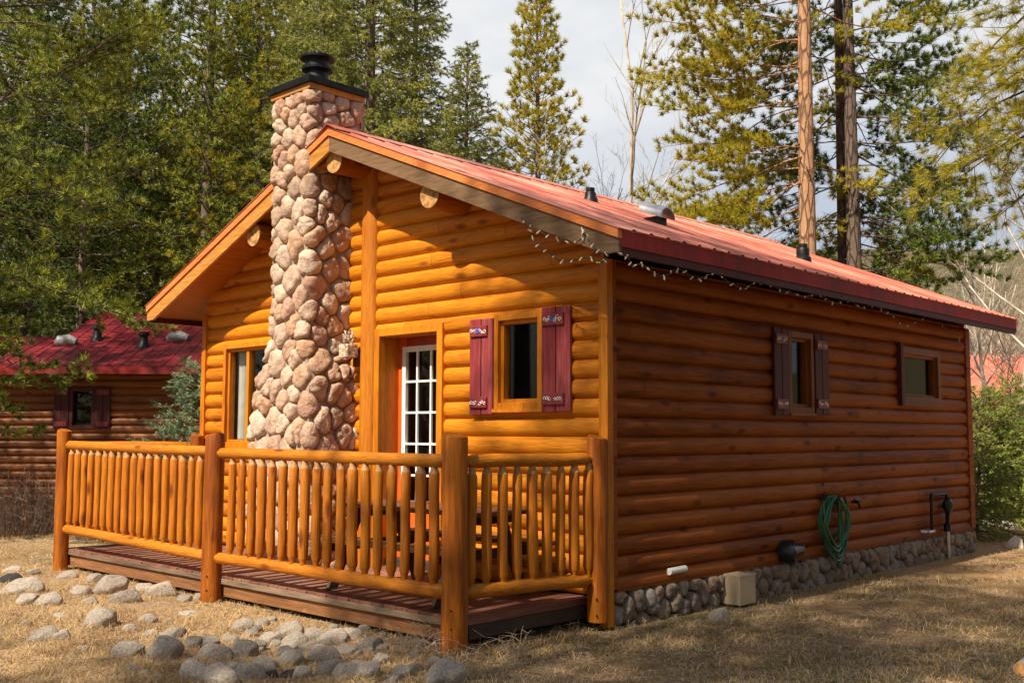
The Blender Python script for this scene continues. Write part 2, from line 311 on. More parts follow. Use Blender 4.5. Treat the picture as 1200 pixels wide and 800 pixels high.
def glass_mat():
    m, N, L, P = newmat('window glass')
    N.remove(P)
    tr = N.new('ShaderNodeBsdfTransparent'); tr.inputs[0].default_value = (.92, .93, .92, 1)
    gl = N.new('ShaderNodeBsdfGlossy'); gl.inputs['Roughness'].default_value = .02
    lw = N.new('ShaderNodeLayerWeight'); lw.inputs['Blend'].default_value = .5
    fc = mth(N, L, 'MULTIPLY_ADD', mth(N, L, 'POWER', lw.outputs['Facing'], 4.), .40, .022)
    mx = N.new('ShaderNodeMixShader'); L.new(fc, mx.inputs[0]); L.new(tr.outputs[0], mx.inputs[1]); L.new(gl.outputs[0], mx.inputs[2])
    L.new(mx.outputs[0], N['Material Output'].inputs[0]); return m
M['glass'] = glass_mat()

def ground_mat():
    m, N, L, P = newmat('dry grass and dirt')
    t = N.new('ShaderNodeTexCoord')
    def noise(s, d=6, r=.6):
        n = N.new('ShaderNodeTexNoise'); n.inputs['Scale'].default_value = s; n.inputs['Detail'].default_value = d; n.inputs['Roughness'].default_value = r; L.new(t.outputs['Object'], n.inputs[0]); return n.outputs[0]
    a = noise(.8); b = noise(9, 8, .7); c = noise(55, 6, .75)
    r = ramp(N, [(.3, (.22, .14, .08)), (.5, (.45, .31, .175)), (.7, (.62, .46, .27))]); L.new(mth(N, L, 'ADD', mth(N, L, 'MULTIPLY', b, .6), mth(N, L, 'MULTIPLY', c, .4)), r.inputs[0])
    g = ramp(N, [(.3, (.11, .09, .035)), (.55, (.24, .2, .07)), (.75, (.36, .29, .12))]); L.new(c, g.inputs[0])
    sp = N.new('ShaderNodeSeparateXYZ'); L.new(t.outputs['Object'], sp.inputs[0])
    gm = mth(N, L, 'MULTIPLY', mth(N, L, 'SMOOTH_MIN', 1, mth(N, L, 'MULTIPLY_ADD', sp.outputs['X'], .9, .4), .1), 1)
    am = ramp(N, [(.42, (0, 0, 0)), (.6, (1, 1, 1))]); L.new(a, am.inputs[0])
    gx = mth(N, L, 'MULTIPLY', am.outputs[0], mth(N, L, 'MAXIMUM', gm, .15))
    col = mixc(N, L, gx, r.outputs[0], g.outputs[0])
    rx = N.new('ShaderNodeMapRange'); rx.inputs['From Min'].default_value = -.6; rx.inputs['From Max'].default_value = .8; L.new(sp.outputs['X'], rx.inputs['Value'])
    brown_right = ramp(N, [(.35, (.11, .07, .04)), (.5, (.21, .135, .07)), (.68, (.34, .23, .12))]); L.new(b, brown_right.inputs[0])
    col = mixc(N, L, mth(N, L, 'MULTIPLY', rx.outputs[0], .7), col, brown_right.outputs[0])  # darker and browner towards the right
    # orange bare dirt further along the side of the cabin
    dm = N.new('ShaderNodeMapRange'); dm.inputs['From Min'].default_value = 1.5; dm.inputs['From Max'].default_value = 6; L.new(sp.outputs['Y'], dm.inputs['Value'])
    col = mixc(N, L, mth(N, L, 'MULTIPLY', dm.outputs[0], .75), col, mixc(N, L, b, (.38, .21, .09), (.58, .36, .17)))
    ln = N.new('ShaderNodeVectorMath'); ln.operation = 'LENGTH'; L.new(t.outputs['Object'], ln.inputs[0])
    fm = N.new('ShaderNodeMapRange'); fm.inputs['From Min'].default_value = 22; fm.inputs['From Max'].default_value = 34; L.new(ln.outputs['Value'], fm.inputs['Value'])
    wd = ramp(N, [(.35, (.05, .045, .022)), (.5, (.10, .085, .04)), (.68, (.17, .14, .07))]); L.new(noise(.45, 10, .75), wd.inputs[0])
    col = mixc(N, L, fm.outputs[0], col, wd.outputs[0])
    L.new(col, P.inputs['Base Color']); P.inputs['Roughness'].default_value = .95; P.inputs['Specular IOR Level'].default_value = .15
    bump(N, L, P, mth(N, L, 'ADD', b, mth(N, L, 'MULTIPLY', c, .6)), .05, .9)
    return m
M['ground'] = ground_mat()
M['hill'] = plain('brown wooded slope', (.16, .135, .085), .95, var=.5, sc=.15, bmp=.5)
M['mountain'] = plain('blue grey mountain', (.10, .12, .13), .95, var=.3, sc=.01)

# ------------------------------------------------------------------ mesh helpers
class MB:
    def __init__(s): s.v = []; s.f = []
    def add(s, V, F):
        b = len(s.v); s.v.extend([tuple(map(float, p)) for p in V]); s.f.extend([tuple(i+b for i in f) for f in F]); return s
    def box(s, x0, x1, y0, y1, z0, z1):
        V = [(x, y, z) for z in (z0, z1) for y in (y0, y1) for x in (x0, x1)]
        return s.add(V, [(0, 2, 3, 1), (4, 5, 7, 6), (0, 1, 5, 4), (2, 6, 7, 3), (0, 4, 6, 2), (1, 3, 7, 5)])
    def tube(s, pts, rads, seg=8, caps=True, flat=1.):
        pts = [Vector(p) for p in pts]; n = len(pts)
        if isinstance(rads, (int, float)): rads = [rads]*n
        t0 = (pts[1]-pts[0]).normalized(); a = t0.orthogonal().normalized(); V = []; F = []
        for i, p in enumerate(pts):
            t = (pts[min(i+1, n-1)]-pts[max(i-1, 0)]).normalized()
            a = (a-t*a.dot(t)).normalized(); b = t.cross(a)
            for k in range(seg):
                an = 2*math.pi*k/seg; V.append(p+(a*math.cos(an)+b*math.sin(an)*flat)*rads[i])
        for i in range(n-1):
            for k in range(seg):
                F.append((i*seg+k, i*seg+(k+1) % seg, (i+1)*seg+(k+1) % seg, (i+1)*seg+k))
        if caps:
            F.append(tuple(range(seg))[::-1]); F.append(tuple(range((n-1)*seg, n*seg)))
        return s.add(V, F)
    def prism(s, poly, ax, a0, a1):
        """extrude 2D polygon along axis ax ('x','y','z')"""
        n = len(poly)
        def P(u, w, a): return {'x': (a, u, w), 'y': (u, a, w), 'z': (u, w, a)}[ax]
        V = [P(u, w, a0) for u, w in poly]+[P(u, w, a1) for u, w in poly]
        F = [tuple(range(n))[::-1], tuple(range(n, 2*n))]+[(i, (i+1) % n, n+(i+1) % n, n+i) for i in range(n)]
        return s.add(V, F)
    def lathe(s, c, prof, seg=24):
        V = []; F = []
        for r, z in prof:
            for k in range(seg): a = 2*math.pi*k/seg; V.append((c[0]+r*math.cos(a), c[1]+r*math.sin(a), c[2]+z))
        for i in range(len(prof)-1):
            for k in range(seg): F.append((i*seg+k, i*seg+(k+1) % seg, (i+1)*seg+(k+1) % seg, (i+1)*seg+k))
        F.append(tuple(range(seg))[::-1]); F.append(tuple(range((len(prof)-1)*seg, len(prof)*seg)))
        return s.add(V, F)

def link_mesh(name, me, mat, parent):
    me.materials.append(M[mat] if isinstance(mat, str) else mat)
    o = bpy.data.objects.new(name, me); COL.objects.link(o)
    if parent is not None:
        o.parent = parent
        if parent.type == 'EMPTY' and not parent.get('_local'): o.location = -parent.location
    return o
def obj(name, mb, mat, parent=None, smooth=False, bevel=0, angle=40):
    me = bpy.data.meshes.new(name); me.from_pydata(mb.v, [], mb.f); me.update()
    o = link_mesh(name, me, mat, parent)
    if smooth:
        me.polygons.foreach_set('use_smooth', [True]*len(me.polygons))
        me.set_sharp_from_angle(angle=rad(angle))
    if bevel:
        b = o.modifiers.new('bevel', 'BEVEL'); b.width = bevel; b.segments = 2; b.limit_method = 'ANGLE'
    return o
def npmesh(name, V, F, mat, parent=None, smooth=False):
    """V (n,3) array, F (m,k) array of equal size faces"""
    me = bpy.data.meshes.new(name); n, k = F.shape
    me.vertices.add(len(V)); me.vertices.foreach_set('co', V.astype(np.float32).ravel())
    me.loops.add(n*k); me.loops.foreach_set('vertex_index', F.astype(np.int32).ravel())
    me.polygons.add(n); me.polygons.foreach_set('loop_start', np.arange(0, n*k, k, dtype=np.int32)); me.polygons.foreach_set('loop_total', np.full(n, k, dtype=np.int32))
    if smooth: me.polygons.foreach_set('use_smooth', np.ones(n, dtype=bool))
    me.update(calc_edges=True)
    return link_mesh(name, me, mat, parent)
def thing(name, label, cat, loc=(0, 0, 0), group=None, local=False):
    o = bpy.data.objects.new(name, None); COL.objects.link(o); o.location = loc; o.empty_display_size = .2
    o['label'] = label; o['category'] = cat
    if group: o['group'] = group
    if local: o['_local'] = 1
    return o
def tag(o, label, cat, group=None):
    o['label'] = label; o['category'] = cat
    if group: o['group'] = group
    return o
def dup(root, loc, rotz=0, scale=1, label=None, group=None, mats=None):
    r = root.copy(); COL.objects.link(r); r.location = loc; r.rotation_euler = (0, 0, rotz); r.scale = (scale,)*3 if not isinstance(scale, tuple) else scale
    if label: r['label'] = label
    if group: r['group'] = group
    for ch in root.children:
        c = ch.copy(); COL.objects.link(c); c.parent = r
        for g in ch.children:
            d = g.copy(); COL.objects.link(d); d.parent = c
    return r
def onY(px, py, y):
    d = ray(px, py); return CAM+d*((y-CAM.y)/d.y)
def onX(px, py, x):
    d = ray(px, py); return CAM+d*((x-CAM.x)/d.x)

# ================================================================== THE CABIN
WID, LEN, PK = 6.4, 7.95, -3.2
def ZT(x): return 4.72-.411*abs(x-PK)
cabin = thing('log_cabin', 'golden log cabin with stone chimney and faded red metal roof, in front', 'cabin', (-3.2, 4, 0))

NS = 9
def prof(t): return .046*(1-abs(2*t-1)**2.4)**.75
def log_wall(name, mat, frame, u0, u1, z0, z1, openings, parent, gable=False, kseed=0):
    """frame(u, d, z)->xyz, d outward"""
    mb = MB(); rr = random.Random(kseed)
    k0 = math.floor((z0-Z0)/E_); k1 = math.ceil((z1-Z0)/E_)
    for k in range(k0, k1):
        idx = {}; jit = rr.uniform(-.004, .004)
        def vert(u, j):
            key = (round(u, 4), j)
            if key not in idx:
                t = j/NS; z = Z0+(k+t)*E_
                idx[key] = len(mb.v); mb.v.append(tuple(frame(u, prof(t)+jit, z)))
            return idx[key]
        for j in range(NS):
            za, zb = Z0+(k+j/NS)*E_, Z0+(k+(j+1)/NS)*E_
            if zb <= z0+.001 or za >= z1-.001: continue
            zm = (za+zb)/2
            def lim(z):
                a, b = u0, u1
                if gable:
                    h = (4.56-z)/.411
                    a, b = max(a, PK-h), min(b, PK+h)
                return a, b
            a0, b0 = lim(za); a1, b1 = lim(zb)
            if b1-a1 < .02: continue
            segs = [(a0, b0, a1, b1)]
            for (ou0, ou1, oz0, oz1) in openings:
                if oz0 < zm < oz1:
                    ns = []
                    for (p, q, r, s) in segs:
                        if ou0 > p and ou0 < q: ns.append((p, ou0, r, ou0))
                        if ou1 < q and ou1 > p: ns.append((ou1, q, ou1, s))
                        if ou1 <= p or ou0 >= q: ns.append((p, q, r, s))
                    segs = ns
            for (p, q, r, s) in segs:
                mb.f.append((vert(p, j), vert(q, j), vert(s, j+1), vert(r, j+1)))
    return obj(name, mb, mat, parent, smooth=True, angle=35)
Ff = lambda u, d, z: (u, -d, z)
Fs = lambda u, d, z: (d, u, z)
DOOR = (-2.95, -2.07, .1, 2.56); WIN1 = (-1.235, -.745, 1.86, 2.61); WINL = (-5.89, -4.45, 1.47, 2.59)
log_wall('front_wall', 'log_front', Ff, -WID, 0, .24, 4.5, [DOOR, WIN1, WINL], cabin, True, 1)
SW1 = (3.01, 3.42, 1.87, 2.58); SW2 = (5.80, 6.85, 2.05, 2.57)
log_wall('side_wall', 'log_side_shaded', Fs, 0, LEN, .31, 3.05, [SW1, SW2], cabin, False, 2)
log_wall('back_wall', 'log_front', lambda u, d, z: (u, LEN+d, z), -WID, 0, .3, 4.5, [], cabin, True, 3)
log_wall('side_wall', 'log_side_shaded', lambda u, d, z: (-WID-d, u, z), 0, LEN, .31, 3.05, [], cabin, False, 4)
# inner faces, so that light cannot leak and windows look into rooms
mb = MB(); mb.box(-6.3, -.1, .25, 7.8, .12, .2); obj('room_floor', mb, 'interior', cabin)
mb = MB(); mb.box(-6.3, -.1, .3, 7.8, 2.85, 2.9); obj('room_ceiling', mb, 'interior', cabin)
mb = MB(); mb.box(-6.28, -.12, 7.72, 7.78, .2, 2.85); mb.box(-6.33, -6.29, .3, 7.7, .2, 2.85); obj('room_lining', mb, 'interior', cabin)
mb = MB(); mb.box(-6.3, -.1, 2.9, 3.0, .2, 2.85); mb.box(-3.9, -3.8, .3, 2.9, .2, 2.85); obj('room_partition', mb, 'interior', cabin)

def fbox(mb, frame, u0, u1, d0, d1, z0, z1):
    c = [frame(u, d, z) for u in (u0, u1) for d in (d0, d1) for z in (z0, z1)]
    xs, ys, zs = zip(*c); return mb.box(min(xs), max(xs), min(ys), max(ys), min(zs), max(zs))
def ring(mb, fr, u0, u1, z0, z1, w, d0, d1):
    fbox(mb, fr, u0, u0+w, d0, d1, z0, z1); fbox(mb, fr, u1-w, u1, d0, d1, z0, z1)
    fbox(mb, fr, u0+w, u1-w, d0, d1+.001, z1-w, z1); fbox(mb, fr, u0+w, u1-w, d0, d1+.001, z0, z0+w)
def window(fr, u0, u1, z0, z1, casing=.075, mul=None, label=None, mat='trim_z', open_u=(0, 0)):
    """u0.. = outer edge of the casing"""
    mb = MB(); ring(mb, fr, u0, u1, z0, z1, casing, -.02, .068)
    fbox(mb, fr, u0-.012, u1+.012, -.02, .085, z0-.032, z0)
    w = obj('window', mb, mat, cabin, bevel=.004)
    if label: w['label'] = label
    mb = MB(); a, b, c, d = u0+casing, u1-casing, z0+casing, z1-casing
    ring(mb, fr, a-.004, b+.004, c-.004, d+.004, .04, -.05, .028)
    if mul:
        for q in mul: fbox(mb, fr, q-.03, q+.03, -.05, .022, c+.03, d-.03)
    obj('window_frame', mb, mat, w, bevel=.003)
    mb = MB(); fbox(mb, fr, a+.03, b-.03, -.022, -.016, c+.03, d-.03); obj('pane', mb, 'glass', w)
    return w
window(Ff, -1.285, -.69, 1.80, 2.665, .055)
wl = window(Ff, -5.945, -4.40, 1.40, 2.655, .06, mul=[-5.47])
mb = MB()
n = 26
mb.v = []; mb.f = []
for i in range(n+1):                                   # a pleated curtain behind the left pane
    x = -5.87+.15*i/n; y = .12+.018*math.sin(i*1.5)
    mb.v += [(x, y, 1.5), (x, y, 2.56)]
mb.f = [(2*i, 2*i+2, 2*i+3, 2*i+1) for i in range(n)]
obj('curtain', mb, 'curtain', wl, smooth=True)
mb = MB(); mb.v = []
for i in range(n+1):
    x = -6.28+.39*i/n; y = .17+.02*math.sin(i*1.7); mb.v += [(x, y, 1.5), (x, y, 2.56)]
mb.f = [(2*i, 2*i+2, 2*i+3, 2*i+1) for i in range(n)]
obj('curtain', mb, 'pane_brown', wl, smooth=True)  # added sheet, stands in for the brownish look of the left pane
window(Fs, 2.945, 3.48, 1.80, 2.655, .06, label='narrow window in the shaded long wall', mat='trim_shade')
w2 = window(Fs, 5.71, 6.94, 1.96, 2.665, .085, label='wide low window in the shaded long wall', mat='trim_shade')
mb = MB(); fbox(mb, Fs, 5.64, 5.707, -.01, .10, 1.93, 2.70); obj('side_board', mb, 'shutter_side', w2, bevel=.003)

def shutter(fr, u0, u1, z0, z1, mat, gap=.012, flower=True, label=None):
    um = (u0+u1)/2; mb = MB()
    fbox(mb, fr, u0, um-gap/2, .05, .078, z0, z1); fbox(mb, fr, um+gap/2, u1, .05, .078, z0+.006, z1-.004)
    s = obj('shutter', mb, mat, cabin, bevel=.004)
    if label: s['label'] = label
    for zc in (z0+.115, z1-.115):
        mb = MB(); fbox(mb, fr, u0+.015, u1-.06, .078, .098, zc-.05, zc+.05)
        b = obj('bracket', mb, 'bracket', s, bevel=.004)
        mb = MB()                                        # painted scrollwork: little raised curls
        rr = random.Random(int(zc*97+u0*31))
        for sgn in (-1, 1):
            for q in range(3):
                c = (u0+u1-.045)/2+sgn*(.03+.03*q); cz = zc+rr.uniform(-.015, .015); r_ = rr.uniform(.012, .02); ph = rr.uniform(0, 6)
                pts = [Vector(fr(c+r_*(1-k*.05)*math.cos(ph+k*.55), .1, cz+r_*(1-k*.05)*math.sin(ph+k*.55))) for k in range(11)]
                mb.tube(pts, .0042, 5)
        obj('scrollwork', mb, 'bracket_white', b)
        if flower and zc > z0+.5:
            mb = MB(); c = (u0+u1-.045)/2
            for k in range(5):
                a = k*2*math.pi/5; p = Vector(fr(c+.016*math.cos(a), .099, zc+.016*math.sin(a)))
                q = Vector(fr(c+.016*math.cos(a), .106, zc+.016*math.sin(a))); mb.tube([p, q], [.013, .008], 8)
            obj('flower', mb, 'bracket_blue', b)
    return s
shutter(Ff, -1.592, -1.292, 1.75, 2.645, 'shutter')
shutter(Ff, -.682, -.355, 1.765, 2.69, 'shutter')
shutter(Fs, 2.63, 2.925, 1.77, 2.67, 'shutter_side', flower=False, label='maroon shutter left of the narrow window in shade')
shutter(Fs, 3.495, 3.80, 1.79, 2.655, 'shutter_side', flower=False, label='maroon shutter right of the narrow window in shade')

# corner boards, half-log post, door
mb = MB(); mb.box(-.05, .055, -.066, .0, .0, 3.05); mb.box(-.015, .055, -.078, -.066, .0, 3.03); obj('corner_board', mb, 'trim_z', cabin, bevel=.004)
mb = MB(); mb.box(.0, .055, .0, .05, .30, 3.04); obj('corner_board', mb, 'log_side_shaded', cabin, bevel=.004)
mb = MB(); mb.box(.0, .062, LEN-.09, LEN+.06, .30, 3.04); obj('corner_board', mb, 'log_side_shaded', cabin, bevel=.004)
mb = MB(); mb.box(-6.46, -6.37, -.066, .08, .2, 3.05); obj('corner_board', mb, 'trim_z', cabin, bevel=.004)
mb = MB()
poly = [(-3.26, 0)]+[(-3.145-.115*math.cos(a), -.03-.085*math.sin(a)) for a in [math.pi*k/10 for k in range(11)]]+[(-3.03, 0)]
mb.prism(poly, 'z', .22, 4.36); obj('upright_post', mb, 'pole', cabin, smooth=True)
mb = MB(); ring(mb, Ff, -3.025, -1.985, .12, 2.65, .08, -.02, .07); mb2 = mb
dt = obj('door_frame', mb, 'trim_z', cabin, bevel=.004)
mb = MB(); mb.box(-2.99, -2.96, -.0, .26, .22, 2.57); mb.box(-2.07, -2.04, 0, .26, .22, 2.57); mb.box(-2.96, -2.07, .0, .26, 2.57, 2.60); obj('door_jamb', mb, 'trim_z', dt)
mb = MB(); mb.box(-2.96, -2.07, -.06, .26, .2, .235); obj('threshold', mb, 'grey_wood', dt)
door = MB(); door.box(-2.96, -2.84, .215, .255, .235, 2.57); door.box(-2.20, -2.07, .215, .255, .235, 2.56); door.box(-2.84, -2.20, .215, .255, .235, .80)
dr = obj('front_door', door, 'door', cabin); dr['label'] = 'orange red door with white framed panes'
mb = MB(); mb.box(-2.84, -2.20, .214, .255, 2.46, 2.57); obj('door_rail', mb, 'door_shadowed', dr)
mb = MB(); ring(mb, lambda u, d, z: (u, .215-d, z), -2.885, -2.185, .79, 2.475, .055, -.02, .018)
for x in (-2.655, -2.445): mb.box(x-.011, x+.011, .2, .222, .845, 2.42)
for z in (2.11, 1.79, 1.47, 1.15): mb.box(-2.83, -2.24, .2005, .2215, z-.011, z+.011)
obj('glazing_bars', mb, 'white', dr)
mb = MB(); mb.box(-2.84, -2.23, .228, .234, .84, 2.43); obj('pane', mb, 'glass', dr)
mb = MB(); mb.tube([(-2.945, .215, 1.33), (-2.945, .165, 1.33)], .012, 10); mb.tube([(-2.945, .168, 1.33), (-2.85, .162, 1.325)], [.012, .009], 8); mb.lathe((0, 0, 0), [(0, 0)], 3) if 0 else None
mb.tube([(-2.945, .217, 1.33), (-2.945, .207, 1.33)], .03, 14)
obj('handle', mb, 'brass', dr, smooth=True)
# carved wall lamp by the door
mb = MB(); mb.box(-3.30, -3.22, -.13, -.095, 2.27, 2.46); lamp = obj('wall_lamp', mb, 'shutter_side', cabin, bevel=.004)
mb = MB(); mb.box(-3.36, -3.21, -.27, -.13, 2.36, 2.50); obj('lamp_box', mb, 'lamp_stone', lamp, bevel=.01)
mb = MB()
for k in range(14):
    a = k*2.4; r_ = .05*(1-k/18); zc = 2.51+.008*k
    p = Vector((-3.285+r_*math.cos(a), -.2+r_*math.sin(a), zc)); mb.tube([p, p+Vector((.035*math.cos(a), .035*math.sin(a), .045))], [.022, .006], 6)
obj('lamp_finial', mb, 'lamp_stone', lamp, smooth=True)

# ---- roof
mb = MB(); ys = []; y = -.585; per = .23
while y < 8.46:
    ys += [(y, 0), (y+.17, 0), (y+.185, .013), (y+.215, .013)]; y += per
ys = [(min(a, 8.47), h) for a, h in ys]
NSX = 10
for sgn in (1, -1):
    base = len(mb.v)
    for i in range(NSX+1):
        x = PK+sgn*3.775*i/NSX
        for a, h in ys: mb.v.append((x, a, ZT(x)+h))
    ny = len(ys)
    for i in range(NSX):
        for j in range(ny-1):
            q = (base+i*ny+j, base+(i+1)*ny+j, base+(i+1)*ny+j+1, base+i*ny+j+1); mb.f.append(q if sgn > 0 else q[::-1])
roof = obj('roof', mb, 'roof', cabin)
sm = roof.modifiers.new('thick', 'SOLIDIFY'); sm.thickness = .004; sm.offset = -1
mb = MB(); mb.prism([(PK-.16, ZT(PK+.16)+.022), (PK, ZT(PK)+.04), (PK+.16, ZT(PK+.16)+.022), (PK+.16, ZT(PK+.16)+.01), (PK, ZT(PK)+.025), (PK-.16, ZT(PK-.16)+.01)], 'y', -.59, 8.475)
obj('ridge_cap', mb, 'roof', roof)
E0, E1 = PK-3.735, PK+3.735
mb = MB(); mb.prism([(E0, ZT(E0)-.02), (PK, ZT(PK)-.02), (E1, ZT(E1)-.02), (E1, ZT(E1)-.165), (PK, ZT(PK)-.165), (E0, ZT(E0)-.165)], 'y', -.52, 8.40)
obj('soffit', mb, 'soffit', cabin)
def rake(side, y0, y1, mat):
    s = side; mb = MB(); xe = PK+s*3.752
    T = lambda x: ZT(x)-.085; B = lambda x: ZT(x)-.25
    xc = PK+s*((ZT(PK)-.25-2.985)/.411)
    mb.prism([(PK, T(PK)), (xe, T(xe)), (xe, 2.985), (xc, 2.985), (PK, B(PK))], 'y', y0, y1)
    o = obj('rake_board', mb, mat, cabin, bevel=.003)
    return o
rake(1, -.557, -.522, 'rake'); a = rake(-1, -.5572, -.5218, 'rake_l')
rake(1, 8.402, 8.437, 'rake'); rake(-1, 8.4018, 8.4372, 'rake')
for s in (1, -1):
    xe = PK+s*3.758
    for y0, y1 in ((-.575, -.52), (8.40, 8.455)):
        mb = MB(); mb.prism([(PK, ZT(PK)-.083), (xe, ZT(xe)-.083), (xe, ZT(xe)-.006), (PK, ZT(PK)-.006)], 'y', y0+(.0004 if s < 0 else 0), y1)
        obj('rake_strip', mb, 'drip', cabin)
for s in (1, -1):
    x = PK+s*3.76
    mb = MB(); mb.box(min(x, x-s*.02), max(x, x-s*.02), -.52, 8.40, 3.03, ZT(x)+.0); obj('fascia', mb, 'fascia', cabin)
    mb = MB(); mb.box(min(x-s*.012, x-s*.05), max(x-s*.012, x-s*.05), -.52, 8.40, 2.965, 3.028); obj('fascia_board', mb, 'shutter_side', cabin)
    mb = MB(); mb.box(min(x+s*.004, x-s*.03), max(x+s*.004, x-s*.03), -.576, 8.456, ZT(x)-.016, ZT(x)-.006); obj('eave_strip', mb, 'roof', cabin)
for x, z, mt in ((PK, 4.385, 'end_grain'), (-1.72, 3.80, 'end_grain'), (-4.68, 3.80, 'end_grain')):
    mb = MB(); mb.tube([(x, -.06, z), (x, -.485, z)], .13, 28); p = obj('purlin', mb, 'pole_y', cabin, smooth=True)
    mb = MB(); mb.tube([(x, -.484, z), (x, -.49, z)], .128, 28); obj('cut_end', mb, 'end_grain', p)
mb = MB(); mb.tube([(-3.55, -.45, 4.36), (-3.22, -.42, 4.42)], .03, 8); obj('lookout', mb, 'pole_x', cabin, smooth=True)
# roof vents
def on_roof(px, py):
    d = ray(px, py)                                    # right slope: z = 4.72-.411*(x+3.2)
    t = (4.72-.411*(CAM.x+3.2)-CAM.z)/(d.z+.411*d.x); return CAM+d*t
for px, py, h, w in ((692, 236, .12, .065), (941, 305, .17, .08)):
    p = on_roof(px, py); mb = MB()
    mb.lathe((p.x, p.y, p.z-.02), [(w*1.35, -.05), (w*1.25, .05), (w, .07), (w, h-.02), (w*.9, h), (0.01, h)], 20)
    mb.lathe((p.x, p.y, p.z), [(w*.75, h-.01), (w*.75, h+.03)], 16)
    obj('vent_pipe', mb, 'metal_black', roof, smooth=True)
p = on_roof(769, 262)
mb = MB(); cz = p.z+.10; q = MB()
pts = []
nn = 14
for end, X_ in ((0, p.x-.02), (1, p.x+.42)):
    pass
prof_ = [(.13*math.cos(math.pi*k/nn), .12*math.sin(math.pi*k/nn)) for k in range(nn+1)]
outer = [(p.y+a, cz-.02+b) for a, b in prof_]; inner = [(p.y+a*.93, cz-.02+b*.93) for a, b in prof_][::-1]
# curved hood whose mouth looks down the slope, on a flashing
V = []; F = []
k2 = len(outer)
for xx, dz in ((p.x-.13, .055), (p.x+.15, -.05)):
    V += [(xx, a, b+dz) for a, b in outer]+[(xx, a, b+dz) for a, b in inner]
n2 = 2*k2
for i in range(n2): F.append((i, (i+1) % n2, n2+(i+1) % n2, n2+i))
for i in range(k2-1):
    F.append((i, n2-1-i, n2-2-i, i+1)); F.append((n2+i, n2+i+1, 2*n2-2-i, 2*n2-1-i))
mb.add(V, F)
obj('roof_hood', mb, 'chrome', roof, smooth=True)
mb = MB(); mb.box(p.x-.09, p.x+.07, p.y-.09, p.y+.09, p.z-.08, p.z+.06); obj('hood_base', mb, 'metal_black', roof)

# ---- stones set in mortar (one mesh per face pattern)
def clip(poly, nx, ny, c):
    out = []
    for i in range(len(poly)):
        a, b = poly[i], poly[(i+1) % len(poly)]
        da, db = a[0]*nx+a[1]*ny-c, b[0]*nx+b[1]*ny-c
        if da <= 0: out.append(a)
        if da*db < 0: t = da/(da-db); out.append((a[0]+(b[0]-a[0])*t, a[1]+(b[1]-a[1])*t))
    return out
def cells(pts, s0, s1, z0, z1, asp=1., relax=2):
    for it in range(relax+1):
        res = []
        arr = np.array(pts)
        for i, (a, b) in enumerate(pts):
            poly = [(s0, z0), (s1, z0), (s1, z1), (s0, z1)]
            d = (arr[:, 0]-a)**2+((arr[:, 1]-b)/asp)**2
            for j in np.argsort(d)[1:16]:
                c, e = pts[j]
                nx, ny = c-a, (e-b)/asp**2
                mx_, my_ = (a+c)/2, (b+e)/2
                poly = clip(poly, nx, ny, nx*mx_+ny*my_)
                if len(poly) < 3: break
            res.append(poly)
        if it == relax: return pts, res
        new = []
        for (a, b), poly in zip(pts, res):
            if len(poly) < 3: continue
            A = cx_ = cy_ = 0
            for i in range(len(poly)):
                x0_, y0_ = poly[i]; x1_, y1_ = poly[(i+1) % len(poly)]; cr = x0_*y1_-x1_*y0_
                A += cr; cx_ += (x0_+x1_)*cr; cy_ += (y0_+y1_)*cr
            if abs(A) > 1e-9: new.append((a*.35+.65*cx_/(3*A), b*.35+.65*cy_/(3*A)))
        pts = new
def scatter(s0, s1, z0, z1, rmin, rmax, asp, seed, inside=None):
    rr = random.Random(seed); pts = []; rs = []
    for _ in range(9000):
        a, b = rr.uniform(s0, s1), rr.uniform(z0, z1)
        if inside and not inside(a, b): continue
        r_ = rr.uniform(rmin, rmax) if rr.random() < .75 else rmin*.8
        ok = True
        for (c, e), q in zip(pts, rs):
            if (a-c)**2+((b-e)/asp)**2 < ((r_+q)*.5)**2*1.9: ok = False; break
        if ok: pts.append((a, b)); rs.append(r_)
    return pts
